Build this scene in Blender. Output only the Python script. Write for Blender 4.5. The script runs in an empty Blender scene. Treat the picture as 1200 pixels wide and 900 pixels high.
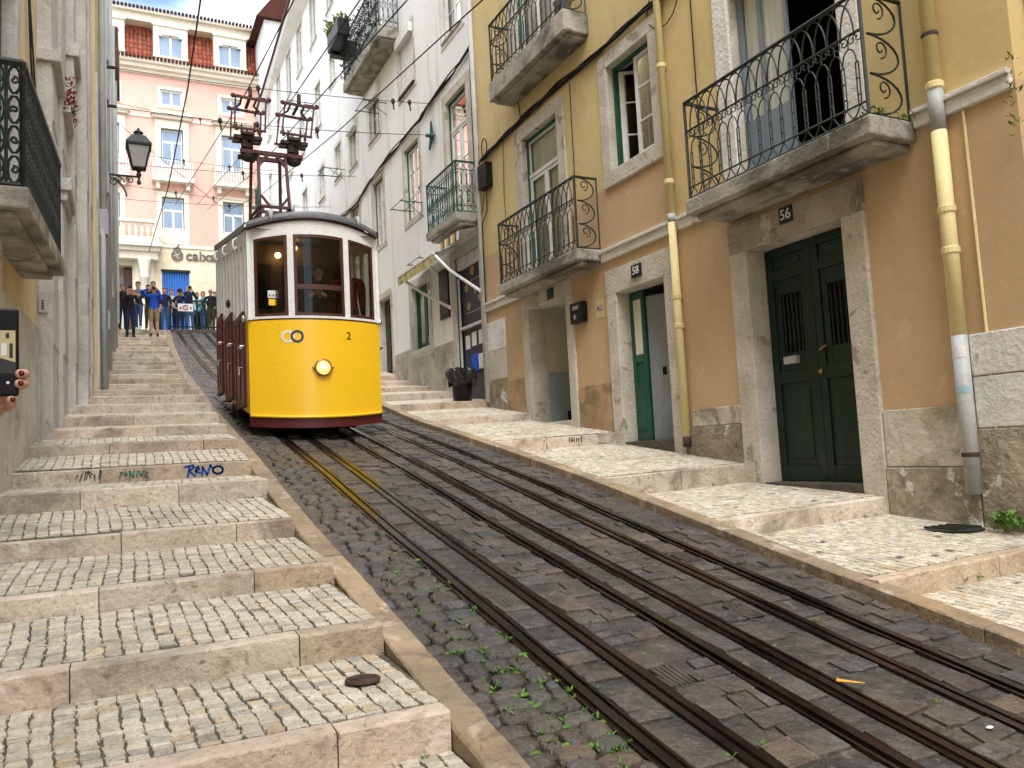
import bpy, bmesh, math, random
from math import sin, cos, pi, radians, sqrt, hypot, atan2
from mathutils import Vector, Matrix
random.seed(11)
RND = random.random
def ru(a, b): return a + (b - a) * RND()
SC = bpy.context.scene
COL = SC.collection

# ------------------------------------------------------------------ materials
def nd(t, kind, **kw):
    n = t.nodes.new(kind)
    for k, v in kw.items():
        if k in n.inputs: n.inputs[k].default_value = v
        else: setattr(n, k, v)
    return n
def c4(c): return (c[0], c[1], c[2], 1.0)

def mat(name, c1, c2=None, scale=3.0, rough=.8, spec=.3, bump=.15, bscale=45.0, metal=0.0, stains=(), tint=0.0,
        stretch=(1, 1, 1), fine_amt=.55, rough2=None, coat=0.0, lo=.35, hi=.65, bands=None, bdist=.02, brick=None):
    """procedural surface: two-tone noise, optional stains [(colour, scale, threshold, softness, amount, stretch)],
    optional per-face tint attribute, optional paint bands [(height, colour1, colour2)] for what lies below that height"""
    m = bpy.data.materials.new(name); m.use_nodes = True
    t = m.node_tree; L = t.links.new
    p = t.nodes['Principled BSDF']
    tc = nd(t, 'ShaderNodeTexCoord'); geo = nd(t, 'ShaderNodeNewGeometry')
    pos = geo.outputs['Position'] if bands or brick else tc.outputs['Object']
    def mapped(st):
        if tuple(st) == (1, 1, 1): return pos
        mp = nd(t, 'ShaderNodeMapping'); mp.inputs['Scale'].default_value = st
        L(pos, mp.inputs['Vector']); return mp.outputs['Vector']
    def noise(sc, st=(1, 1, 1), detail=8, dist=0.0):
        n = nd(t, 'ShaderNodeTexNoise'); n.inputs['Scale'].default_value = sc
        n.inputs['Detail'].default_value = detail; n.inputs['Roughness'].default_value = .6
        n.inputs['Distortion'].default_value = dist
        L(mapped(st), n.inputs['Vector']); return n.outputs['Fac']
    def ramp(fac, a, b, ca, cb):
        r = nd(t, 'ShaderNodeValToRGB'); L(fac, r.inputs['Fac'])
        e = r.color_ramp.elements; e[0].position = a; e[1].position = b; e[0].color = c4(ca); e[1].color = c4(cb)
        return r.outputs['Color']
    def mix(fac, a, b, mode='MIX'):
        x = nd(t, 'ShaderNodeMix', data_type='RGBA', blend_type=mode)
        if hasattr(fac, 'is_linked'): L(fac, x.inputs[0])
        else: x.inputs[0].default_value = fac
        for s, v in ((x.inputs[6], a), (x.inputs[7], b)):
            if hasattr(v, 'is_linked'): L(v, s)
            else: s.default_value = c4(v)
        return x.outputs[2]
    c2 = c2 or tuple(x * .82 for x in c1)
    nz = noise(scale, stretch)
    col = ramp(nz, lo, hi, c2, c1)
    if bands:
        sx = nd(t, 'ShaderNodeSeparateXYZ'); L(geo.outputs['Position'], sx.inputs[0])
        for (h, b1, b2) in bands:
            lt = nd(t, 'ShaderNodeMath', operation='LESS_THAN'); L(sx.outputs['Z'], lt.inputs[0]); lt.inputs[1].default_value = h
            col = mix(lt.outputs[0], col, ramp(nz, lo, hi, b2, b1))
    if brick:   # (scale-u, course height, joint colour, axis) : coursed masonry joints
        w, h, jc, ax = brick
        sx = nd(t, 'ShaderNodeSeparateXYZ'); L(pos, sx.inputs[0])
        cb = nd(t, 'ShaderNodeCombineXYZ'); L(sx.outputs[ax], cb.inputs[0]); L(sx.outputs['Z'], cb.inputs[1])
        bt = nd(t, 'ShaderNodeTexBrick'); L(cb.outputs[0], bt.inputs['Vector'])
        bt.inputs['Scale'].default_value = 1; bt.inputs['Brick Width'].default_value = w; bt.inputs['Row Height'].default_value = h
        bt.inputs['Mortar Size'].default_value = .012; bt.inputs['Mortar Smooth'].default_value = .3
        bt.inputs['Color1'].default_value = (1, 1, 1, 1); bt.inputs['Color2'].default_value = (.86, .85, .84, 1); bt.inputs['Mortar'].default_value = c4(jc)
        col = mix(1.0, col, bt.outputs['Color'], 'MULTIPLY')
    for (sc_, ss, th, soft, amt, st) in stains:
        f = noise(ss, st, 6, .6)
        r = nd(t, 'ShaderNodeMapRange'); r.inputs['From Min'].default_value = th; r.inputs['From Max'].default_value = th + soft
        r.inputs['To Max'].default_value = amt; L(f, r.inputs['Value'])
        col = mix(r.outputs['Result'], col, sc_)
    fine = noise(scale * 14 if scale < 8 else scale * 4, (1, 1, 1), 4)
    col = mix(fine_amt, col, ramp(fine, .3, .7, (.78, .78, .78), (1.12, 1.12, 1.12)), 'MULTIPLY')
    if tint:
        at = nd(t, 'ShaderNodeAttribute'); at.attribute_name = 'tint'
        col = mix(tint, col, at.outputs['Color'], 'MULTIPLY')
    L(col, p.inputs['Base Color'])
    p.inputs['Metallic'].default_value = metal
    p.inputs['Specular IOR Level'].default_value = spec
    p.inputs['Coat Weight'].default_value = coat
    if coat: p.inputs['Coat Roughness'].default_value = .12
    if rough2 is not None:
        r = nd(t, 'ShaderNodeMapRange'); r.inputs['From Min'].default_value = .35; r.inputs['From Max'].default_value = .65
        r.inputs['To Min'].default_value = rough; r.inputs['To Max'].default_value = rough2
        L(noise(scale * 1.7 + .6, (1, 1, 1), 5), r.inputs['Value']); L(r.outputs['Result'], p.inputs['Roughness'])
    else: p.inputs['Roughness'].default_value = rough
    if bump:
        b = nd(t, 'ShaderNodeBump'); b.inputs['Strength'].default_value = bump; b.inputs['Distance'].default_value = bdist
        L(noise(bscale, (1, 1, 1), 6), b.inputs['Height']); L(b.outputs['Normal'], p.inputs['Normal'])
    return m

def glass(name, tintc, refl=.5, dark=.0):
    m = bpy.data.materials.new(name); m.use_nodes = True
    t = m.node_tree; L = t.links.new; t.nodes.remove(t.nodes['Principled BSDF'])
    o = t.nodes['Material Output']
    tr = nd(t, 'ShaderNodeBsdfTransparent'); tr.inputs[0].default_value = c4(tintc)
    gl = nd(t, 'ShaderNodeBsdfGlossy'); gl.inputs['Roughness'].default_value = .02
    tc = nd(t, 'ShaderNodeTexCoord'); n = nd(t, 'ShaderNodeTexNoise'); n.inputs['Scale'].default_value = 1.5
    L(tc.outputs['Object'], n.inputs['Vector'])
    b = nd(t, 'ShaderNodeBump'); b.inputs['Strength'].default_value = .06; b.inputs['Distance'].default_value = .1
    L(n.outputs['Fac'], b.inputs['Height']); L(b.outputs['Normal'], gl.inputs['Normal'])
    fr = nd(t, 'ShaderNodeLayerWeight'); fr.inputs['Blend'].default_value = refl
    x = nd(t, 'ShaderNodeMixShader'); L(fr.outputs['Fresnel'], x.inputs[0]); L(tr.outputs[0], x.inputs[1]); L(gl.outputs[0], x.inputs[2])
    L(x.outputs[0], o.inputs[0]); return m
def emit(name, c, s):
    m = bpy.data.materials.new(name); m.use_nodes = True; p = m.node_tree.nodes['Principled BSDF']
    p.inputs['Base Color'].default_value = c4(c); p.inputs['Emission Color'].default_value = c4(c); p.inputs['Emission Strength'].default_value = s; p.inputs['Specular IOR Level'].default_value = .12; p.inputs['Roughness'].default_value = .25
    return m

X = {}
GRIME = (.10, .085, .065)
X['yellow'] = mat('yellow_tan_plaster', (.68, .53, .27), (.61, .47, .23), .8, .88, .2, .16, 14, fine_amt=.2, bands=[(4.0, (.59, .42, .25), (.535, .37, .215))],
    stains=[((.42, .30, .14), 1.6, .55, .14, .4, (1, 1, .3)), ((.75, .62, .36), 2.3, .62, .06, .35, (1, 1, .6)), ((.30, .22, .13), .9, .66, .08, .4, (1, 2.5, .25))])
X['white_wall'] = mat('white_plaster', (.86, .855, .835), (.79, .785, .765), .7, .9, .2, .16, 16, fine_amt=.25,
    stains=[((.52, .50, .46), 1.3, .55, .14, .55, (1, 1.6, .22)), ((.36, .34, .31), 2.2, .63, .08, .5, (1, 2.6, .10))])
X['damp'] = mat('damp_grey_render', (.50, .47, .41), (.33, .30, .25), 1.8, .92, .2, .35, 30, stains=[((.19, .17, .13), 2.0, .54, .08, .6, (1, 1, .5)), ((.62, .59, .53), 1.5, .6, .04, .6, (1, 1, 1))])
X['cream_wall'] = mat('pale_yellow_plaster', (.70, .57, .33), (.58, .46, .26), 1.0, .9, .2, .25, 25, stains=[((.34, .29, .22), 1.5, .58, .12, .5, (2, 2, .2))])
X['grey_stone'] = mat('weathered_grey_stone', (.60, .57, .52), (.46, .43, .385), 1.6, .85, .25, .5, 26, stains=[((.27, .25, .215), 1.5, .55, .14, .55, (1, 1, .5)), ((.68, .655, .61), 2.5, .58, .06, .5, (1, 1, 1)), ((.17, .155, .13), 3.2, .63, .05, .5, (1, 1, .6)), ((.20, .18, .15), 13, .66, .04, .5, (1, 1, 1))], bdist=.03)
X['lime'] = mat('pitted_limestone', (.66, .61, .53), (.50, .45, .37), 2.2, .85, .25, .7, 22, stains=[((.26, .225, .165), 2.6, .58, .06, .7, (1, 1, 1)), ((.40, .31, .19), 1.3, .6, .1, .5, (1, 1, .6)), ((.17, .15, .125), 9, .66, .03, .7, (1, 1, 1))], bdist=.03)
X['lime_dark'] = mat('lichen_limestone', (.50, .45, .37), (.33, .285, .22), 2.0, .88, .2, .6, 24, stains=[((.68, .65, .58), 2.6, .57, .05, .7, (1, 1, .7)), ((.16, .14, .10), 1.6, .56, .07, .7, (1, 1, 1))], bdist=.03)
X['lime_white'] = mat('whitewashed_stone', (.80, .785, .74), (.67, .645, .59), 2.5, .85, .25, .7, 20, stains=[((.40, .36, .29), 3.0, .62, .05, .6, (1, 1, 1))], bdist=.03)
X['plinth_dirty'] = mat('damp_stained_plinth', (.47, .415, .32), (.25, .205, .14), 1.3, .88, .2, .9, 15, stains=[((.15, .12, .07), 1.8, .50, .14, .75, (1, 1, .8)), ((.74, .71, .65), 1.6, .58, .025, .85, (1, 1, 1)), ((.12, .10, .07), 7, .6, .06, .6, (1, 1, 1))], bdist=.05)
X['plinth'] = mat('stained_plinth_stone', (.68, .63, .545), (.52, .465, .375), 1.5, .85, .25, .7, 16, stains=[((.27, .215, .135), 1.5, .50, .14, .75, (1, 1, .9)), ((.20, .17, .12), 2.6, .6, .05, .7, (1, 1, 1)), ((.80, .78, .73), 1.9, .62, .02, .7, (1, 1, 1))], bdist=.04)
X['slab'] = mat('mossy_balcony_concrete', (.47, .44, .38), (.30, .275, .225), 2.0, .9, .2, .5, 26, stains=[((.13, .15, .06), 2.2, .54, .10, .7, (1, 1, 1)), ((.09, .082, .07), 1.4, .50, .12, .8, (1, .5, 1)), ((.60, .57, .50), 4, .62, .05, .5, (1, 1, 1))], bdist=.04)
X['marble'] = mat('pinkish_lioz_edging', (.66, .585, .49), (.50, .42, .335), 3.2, .5, .35, .6, 30, bdist=.03, stains=[((.40, .30, .225), 2.2, .50, .22, .5, (1, 1, 1)), ((.25, .175, .125), 9, .55, .14, .6, (1, 1, 1)), ((.78, .73, .65), 7, .57, .12, .6, (1, 1, 1)), ((.15, .12, .085), 1.7, .52, .16, .7, (1, 1, 1)), ((.13, .10, .075), 24, .60, .08, .6, (1, 1, 1))], tint=.85)
X['kerb'] = mat('worn_kerb_stone', (.375, .295, .20), (.25, .19, .125), 3, .5, .35, .6, 26, stains=[((.45, .31, .17), 1.6, .52, .14, .6, (1, 1, 1)), ((.20, .15, .105), 8, .56, .08, .7, (1, 1, 1)), ((.70, .63, .53), 5, .58, .10, .6, (1, 1, 1)), ((.13, .11, .08), 22, .62, .05, .6, (1, 1, 1))], tint=.7, bdist=.03)
X['calcada'] = mat('limestone_cubes', (.81, .755, .65), (.645, .59, .49), 11, .38, .4, .9, 48, tint=.9, rough2=.7, bdist=.03, stains=[((.40, .345, .25), 1.1, .53, .14, .55, (1, 1, 1)), ((.24, .21, .165), 1.9, .57, .12, .5, (1, 1, 1)), ((.30, .265, .21), 20, .60, .06, .6, (1, 1, 1))])
X['joint'] = mat('dark_earth_joint', (.155, .135, .10), (.085, .078, .055), 9, .95, .1, .3, 60, stains=[((.06, .11, .025), 3, .6, .08, .8, (1, 1, 1))])
X['sett'] = mat('wet_basalt_setts', (.104, .095, .086), (.052, .048, .044), 9, .15, .5, 1.0, 18, tint=.8, rough2=.5, stains=[((.145, .118, .085), .9, .47, .2, .6, (1, 1, 1)), ((.035, .033, .031), 11, .6, .05, .6, (1, 1, 1)), ((.20, .19, .175), 17, .63, .04, .5, (1, 1, 1))], bdist=.03)
X['mortar'] = mat('grimy_road_mortar', (.100, .089, .076), (.044, .040, .036), 5, .18, .5, 1.0, 16, rough2=.6, stains=[((.17, .13, .085), .9, .50, .16, .7, (1, 1, 1)), ((.035, .033, .03), 6, .55, .08, .7, (1, 1, 1)), ((.22, .21, .195), 15, .61, .05, .6, (1, 1, 1)), ((.05, .085, .02), 4, .68, .05, .6, (1, 1, 1))], bdist=.06)
X['rail'] = mat('worn_rail_steel', (.062, .041, .033), (.022, .015, .013), 9, .10, .5, .03, 30, metal=.65, rough2=.3, stretch=(1, .08, 1))
X['plate'] = mat('muddy_iron_plate', (.105, .092, .08), (.05, .042, .036), 9, .3, .5, .3, 30, metal=.2, rough2=.6)
X['slot'] = mat('black_gap_fill', (.012, .010, .009), None, 5, .5, .3, 0)  # near-black fill for the rail grooves and cable gaps
X['iron'] = mat('dark_green_black_iron', (.024, .033, .029), (.013, .017, .016), 12, .5, .4, .2, 60, stains=[((.09, .10, .085), 9, .6, .05, .5, (1, 1, 1))])
X['iron_green'] = mat('green_painted_iron', (.022, .105, .085), (.014, .07, .058), 12, .45, .4, .15, 60)
X['green'] = mat('dark_green_door_paint', (.0075, .030, .021), (.005, .019, .014), 3, .42, .4, .2, 40, stains=[((.03, .045, .033), 4, .60, .08, .5, (1, 1, .3)), ((.05, .05, .04), 12, .68, .03, .5, (1, 1, 1))])
X['green2'] = mat('green_window_paint', (.02, .11, .07), (.014, .08, .05), 3, .5, .4, .1, 40)
X['white'] = mat('white_window_paint', (.80, .80, .77), (.70, .69, .66), 4, .5, .35, .06, 50)
X['curtain'] = mat('net_curtain', (.84, .82, .72), (.72, .70, .60), 2, .9, .1, .1, 30, stretch=(8, 8, .4), fine_amt=.15)
X['dark'] = mat('dark_interior', (.035, .032, .03), (.02, .018, .017), 2, .8, .2, .05)
X['grey_in'] = mat('grey_interior_paint', (.30, .33, .36), (.25, .28, .31), 1.2, .6, .3, .05)
X['cream_in'] = mat('cream_interior_paint', (.62, .59, .48), (.53, .50, .41), 1.2, .8, .2, .05)
X['blue_in'] = mat('blue_grey_dado', (.36, .44, .46), (.31, .385, .41), 1.2, .6, .3, .05)
X['pane'] = glass('window_glass', (.86, .89, .88), .16)
X['pane_dark'] = glass('tram_glass', (.62, .62, .58), .28)
X['pipe_y'] = mat('yellow_painted_pipe', (.76, .65, .33), (.72, .61, .30), 5, .6, .3, .1, 30, stains=[((.55, .47, .28), 6, .62, .1, .2, (1, 1, .4))])
X['pipe_g'] = mat('grey_drainpipe', (.47, .48, .47), (.36, .37, .365), 2, .5, .35, .1, 30, stains=[((.2, .19, .17), 3, .6, .1, .6, (1, 1, .25))])
X['pipe_w'] = mat('white_drainpipe', (.72, .72, .69), (.58, .57, .54), 2, .6, .3, .1, 30, stains=[((.3, .28, .24), 3, .6, .1, .6, (1, 1, .3))])
X['cable'] = mat('black_cable', (.022, .021, .022), (.012, .012, .013), 20, .6, .3, .1, 80)
X['black'] = mat('black_plastic', (.008, .008, .009), (.005, .005, .005), 6, .4, .25, .05)
X['bag'] = mat('black_bin_bag', (.02, .02, .022), (.012, .012, .013), 6, .22, .5, .5, 14, bdist=.05)
X['tyel'] = mat('tram_yellow_enamel', (.93, .56, .016), (.90, .53, .013), 1.2, .36, .4, .03, 6, coat=.2, fine_amt=.10, stains=[((.62, .34, .02), 1.1, .62, .15, .18, (1, 1, .6))])
X['twhite'] = mat('tram_white_enamel', (.80, .795, .77), (.75, .745, .72), 1.5, .35, .4, .03, 8, stains=[((.50, .48, .44), 3, .66, .1, .25, (1, 1, .4))])
X['tmar'] = mat('tram_maroon_enamel', (.105, .014, .014), (.075, .010, .010), 2, .4, .4, .05, 20)
X['twood'] = mat('varnished_dark_wood', (.085, .026, .014), (.05, .014, .008), 5, .4, .45, .1, 20, stretch=(6, 6, .6))
X['troof'] = mat('grey_tram_roof', (.17, .175, .185), (.11, .113, .12), 2, .42, .4, .1, 20)
X['tin'] = mat('tram_interior_wood', (.16, .105, .06), (.11, .07, .04), 3, .6, .3, .1, 20)
X['panto'] = mat('rust_maroon_steel', (.10, .030, .026), (.06, .017, .015), 8, .6, .35, .2, 40)
X['rust'] = mat('rusty_dark_iron', (.075, .042, .03), (.04, .025, .02), 10, .7, .3, .4, 40)
X['brass'] = mat('aged_brass', (.45, .26, .11), (.32, .17, .07), 10, .35, .5, .1, 40, metal=.8)
X['chrome'] = mat('worn_chrome', (.6, .6, .6), (.45, .45, .45), 8, .25, .5, .05, 30, metal=.9)
X['navy'] = mat('navy_enamel', (.035, .035, .12), None, 5, .35, .4, 0)
X['enamel_w'] = mat('white_enamel', (.82, .82, .8), None, 5, .4, .4, 0)
X['blue_enamel'] = mat('number_plate_blue', (.018, .024, .055), (.012, .015, .03), 8, .35, .4, .05)
X['pink'] = mat('pink_plaster', (.73, .445, .36), (.66, .39, .315), .5, .9, .2, .1, 10, stains=[((.60, .38, .31), .8, .6, .15, .4, (1, 1, .3))])
X['pstone'] = mat('cream_dressed_stone', (.78, .715, .58), (.69, .62, .49), .6, .85, .2, .15, 15, stains=[((.52, .47, .38), .8, .58, .12, .5, (1, 1, .3))])
X['ashlar'] = mat('cream_ashlar', (.78, .685, .50), (.69, .60, .43), .6, .85, .2, .1, 15, brick=(1.0, .5, (.72, .68, .6), 'X'))
X['tile'] = mat('terracotta_tiles', (.36, .115, .068), (.25, .075, .045), 3, .85, .2, .3, 20, tint=.8, stains=[((.15, .09, .07), 1.2, .58, .1, .5, (1, 1, 1))])
X['pglass'] = mat('painted_sky_window_glass', (.25, .33, .43), (.15, .21, .29), .4, .06, .8, .0)  # blue sky reflection painted into the pane colour
X['blue_sh'] = mat('blue_painted_shutter', (.035, .19, .58), (.03, .15, .48), 2, .5, .35, .05)
X['bronze'] = mat('dark_bronze_letters', (.13, .115, .095), None, 5, .45, .4, 0)
X['skin'] = mat('skin', (.58, .33, .23), (.52, .28, .19), 4, .55, .3, .05)
X['nail'] = mat('dark_red_nail_varnish', (.10, .008, .012), None, 5, .2, .5, 0)
X['hair_d'] = mat('dark_hair', (.022, .015, .011), None, 30, .55, .35, .3, 60)
X['hair_g'] = mat('grey_hair', (.36, .34, .32), None, 30, .6, .3, .3, 60)
X['hair_b'] = mat('brown_hair', (.12, .065, .035), None, 30, .6, .3, .3, 60)
def cloth(n, c):
    n += '_cloth'
    if n not in X: X[n] = mat(n, c, tuple(x * .7 for x in c), 8, .85, .2, .3, 30)
    return X[n]
CL = dict(black=(.018, .018, .02), blue=(.02, .10, .62), navy=(.018, .028, .075), denim=(.06, .115, .23), khaki=(.34, .25, .13), olive=(.055, .06, .035),
          grey=(.22, .22, .23), white=(.72, .72, .7), teal=(.10, .34, .37), brown=(.15, .085, .05), red=(.28, .018, .03), cream=(.6, .53, .42), lightblue=(.36, .6, .68))
for k, v in CL.items(): cloth(k, v)
X['leaf'] = mat('fresh_weed_leaf', (.13, .27, .035), (.07, .17, .02), 12, .5, .3, .1)
X['leaf2'] = mat('yellow_green_leaf', (.33, .38, .06), (.19, .25, .04), 12, .5, .3, .1)
X['leafd'] = mat('dark_ivy_leaf', (.022, .045, .02), (.012, .028, .012), 12, .5, .3, .1)
X['lampglass'] = mat('dusty_lamp_glass', (.42, .38, .35), (.34, .3, .28), 3, .15, .5, .0)
X['earth'] = mat('packed_earth', (.16, .14, .11), None, 2, .95, .1, .2)
X['asphalt'] = mat('plaza_paving', (.22, .21, .2), (.15, .145, .14), 3, .7, .3, .3, 30)

# ------------------------------------------------------------------ mesh building
class M:
    def __init__(s): s.v = []; s.f = []; s.mi = []; s.t = []; s.k = 0; s.ti = (1, 1, 1)
    def add(s, vs, fs):
        b = len(s.v); s.v += [tuple(p) for p in vs]
        for f in fs: s.f.append(tuple(b + i for i in f)); s.mi.append(s.k); s.t.append(s.ti)
    def quad(s, a, b, c, d): s.add((a, b, c, d), ((0, 1, 2, 3),))
    def hexa(s, p): s.add(p, ((0, 1, 2, 3), (7, 6, 5, 4), (0, 4, 5, 1), (1, 5, 6, 2), (2, 6, 7, 3), (3, 7, 4, 0)))
    def box(s, x0, x1, y0, y1, z0, z1):
        s.hexa(((x0, y0, z0), (x1, y0, z0), (x1, y1, z0), (x0, y1, z0), (x0, y0, z1), (x1, y0, z1), (x1, y1, z1), (x0, y1, z1)))
    def tube(s, pts, r, n=6, caps=True):
        P = [Vector(p) for p in pts]
        if len(P) < 2: return
        R = r if isinstance(r, (list, tuple)) else [r] * len(P)
        vs = []; up = None
        for i, p in enumerate(P):
            t = (P[min(i + 1, len(P) - 1)] - P[max(i - 1, 0)])
            if t.length < 1e-9: t = Vector((0, 0, 1))
            t.normalize()
            if up is None: up = Vector((0, 0, 1)) if abs(t.z) < .9 else Vector((1, 0, 0))
            a = t.cross(up)
            if a.length < 1e-6: a = t.cross(Vector((1, .3, .2)))
            a.normalize(); b = a.cross(t); up = b
            for k in range(n):
                q = 2 * pi * (k + .5) / n; vs.append(p + R[i] * (cos(q) * a + sin(q) * b))
        fs = []
        for i in range(len(P) - 1):
            for k in range(n):
                k2 = (k + 1) % n; fs.append((i * n + k, i * n + k2, (i + 1) * n + k2, (i + 1) * n + k))
        if caps: fs.append(tuple(range(n))[::-1]); fs.append(tuple((len(P) - 1) * n + k for k in range(n)))
        s.add(vs, fs)
    def lathe(s, prof, c, n=16, ax='z', caps=True):
        vs = []
        for (r, h) in prof:
            for k in range(n):
                q = 2 * pi * k / n; a, b = r * cos(q), r * sin(q)
                o = {'z': (a, b, h), 'y': (a, h, b), 'x': (h, a, b)}[ax]
                vs.append((c[0] + o[0], c[1] + o[1], c[2] + o[2]))
        fs = [(i * n + k, i * n + (k + 1) % n, (i + 1) * n + (k + 1) % n, (i + 1) * n + k) for i in range(len(prof) - 1) for k in range(n)]
        if caps: fs.append(tuple(range(n))[::-1]); fs.append(tuple((len(prof) - 1) * n + k for k in range(n)))
        s.add(vs, fs)
    def ball(s, c, rx, ry=None, rz=None, n=12, m=8):
        ry = ry or rx; rz = rz or rx; vs = []; fs = []
        for i in range(m + 1):
            a = pi * i / m
            for k in range(n):
                q = 2 * pi * k / n; vs.append((c[0] + rx * sin(a) * cos(q), c[1] + ry * sin(a) * sin(q), c[2] + rz * cos(a)))
        for i in range(m):
            for k in range(n): fs.append((i * n + k, i * n + (k + 1) % n, (i + 1) * n + (k + 1) % n, (i + 1) * n + k))
        s.add(vs, fs)

WL = {}     # world location of each object's origin
def obj(name, m, mats, parent=None, bevel=0, smooth=False, recalc=True, loc=None):
    if not isinstance(mats, (list, tuple)): mats = [mats]
    org = Vector(loc) if loc is not None else (WL[parent.name] if parent else Vector((0, 0, 0)))
    me = bpy.data.meshes.new(name)
    me.from_pydata([(x - org.x, y - org.y, z - org.z) for x, y, z in m.v], [], m.f)
    for a in mats: me.materials.append(a)
    if len(mats) > 1: me.polygons.foreach_set('material_index', m.mi)
    if any(t != (1, 1, 1) for t in m.t):
        at = me.attributes.new('tint', 'FLOAT_COLOR', 'FACE'); flat = []
        for t in m.t: flat += [t[0], t[1], t[2], 1.0]
        at.data.foreach_set('color', flat)
    if recalc and len(m.f) < 60000:
        bm = bmesh.new(); bm.from_mesh(me); bmesh.ops.recalc_face_normals(bm, faces=bm.faces); bm.to_mesh(me); bm.free()
    if smooth: me.polygons.foreach_set('use_smooth', [True] * len(me.polygons))
    me.update()
    o = bpy.data.objects.new(name, me); COL.objects.link(o)
    if parent: o.parent = parent; WL[o.name] = org; 
    else: o.location = org; WL[o.name] = org
    if parent and loc is not None: o.location = org - WL[parent.name]
    if bevel:
        b = o.modifiers.new('bevel', 'BEVEL'); b.width = bevel; b.segments = 2; b.limit_method = 'ANGLE'; b.angle_limit = .6
    return o
def tag(o, label=None, cat=None, group=None, kind=None):
    for k, v in (('label', label), ('category', cat), ('group', group), ('kind', kind)):
        if v: o[k] = v
    return o
def thing(name, label, cat, loc, group=None):
    o = bpy.data.objects.new(name, None); COL.objects.link(o); o.location = loc; o.empty_display_size = .1
    WL[o.name] = Vector(loc); return tag(o, label, cat, group)

class F:    # a facade: u runs along it, d runs into it
    def __init__(s, org, U, D, flip=1): s.o = org; s.U = U; s.D = D; s.flip = flip
    def P(s, u, z, d=0): return (s.o[0] + s.U[0] * u + s.D[0] * d, s.o[1] + s.U[1] * u + s.D[1] * d, z)
    def box(s, m, u0, u1, z0, z1, d0, d1):
        P = s.P; m.hexa((P(u0, z0, d0), P(u1, z0, d0), P(u1, z0, d1), P(u0, z0, d1), P(u0, z1, d0), P(u1, z1, d0), P(u1, z1, d1), P(u0, z1, d1)))
    def quad(s, m, u0, u1, z0, z1, d): m.quad(s.P(u0, z0, d), s.P(u1, z0, d), s.P(u1, z1, d), s.P(u0, z1, d))
    def wall(s, m, u0, u1, z0, z1, holes, reveal=1):
        us = sorted({u0, u1, *[h[0] for h in holes], *[h[1] for h in holes]}); zs = sorted({z0, z1, *[h[2] for h in holes], *[h[3] for h in holes]})
        us = [a for a in us if u0 <= a <= u1]; zs = [a for a in zs if z0 <= a <= z1]
        for a, b in zip(us, us[1:]):
            for c, e in zip(zs, zs[1:]):
                mu, mz = (a + b) / 2, (c + e) / 2
                if any(h[0] < mu < h[1] and h[2] < mz < h[3] for h in holes): continue
                s.quad(m, a, b, c, e, 0)
        k = m.k; m.k = reveal
        for h in holes:
            a, b, c, e, dp = h; P = s.P
            m.quad(P(a, c), P(a, e), P(a, e, dp), P(a, c, dp)); m.quad(P(b, c), P(b, e), P(b, e, dp), P(b, c, dp))
            m.quad(P(a, e), P(b, e), P(b, e, dp), P(a, e, dp)); m.quad(P(a, c), P(b, c), P(b, c, dp), P(a, c, dp))
        m.k = k
    def shell(s, m, u0, u1, z0, z1, depth):     # back, ends and top of the building
        P = s.P
        s.quad(m, u0, u1, z0, z1, depth)
        m.quad(P(u0, z0), P(u0, z1), P(u0, z1, depth), P(u0, z0, depth)); m.quad(P(u1, z0), P(u1, z1), P(u1, z1, depth), P(u1, z0, depth))
        m.quad(P(u0, z1), P(u1, z1), P(u1, z1, depth), P(u0, z1, depth))

def surround(f, parent, u0, u1, z0, z1, w, matl, proud=.035, wl=None, wr=None, sill=None, top=None, sillp=None, topm=None):
    """stone frame round an opening, butted at the joints"""
    wl = wl if wl is not None else w; wr = wr if wr is not None else w; top = top if top is not None else w; sill = sill if sill is not None else w
    m = M(); e = .02
    f.box(m, u0 - wl, u0 + .003, z0, z1, -proud, e); f.box(m, u1 - .003, u1 + wr, z0, z1, -proud, e)
    m.k = 1; f.box(m, u0 - wl, u1 + wr, z1 - .003, z1 + top, -proud, e); m.k = 0
    if sill: f.box(m, u0 - wl, u1 + wr, z0 - sill, z0 + .003, -(sillp if sillp else proud), e)
    return obj('window_surround' if sill else 'door_surround', m, [matl, topm or matl], parent, bevel=.012)

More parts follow.
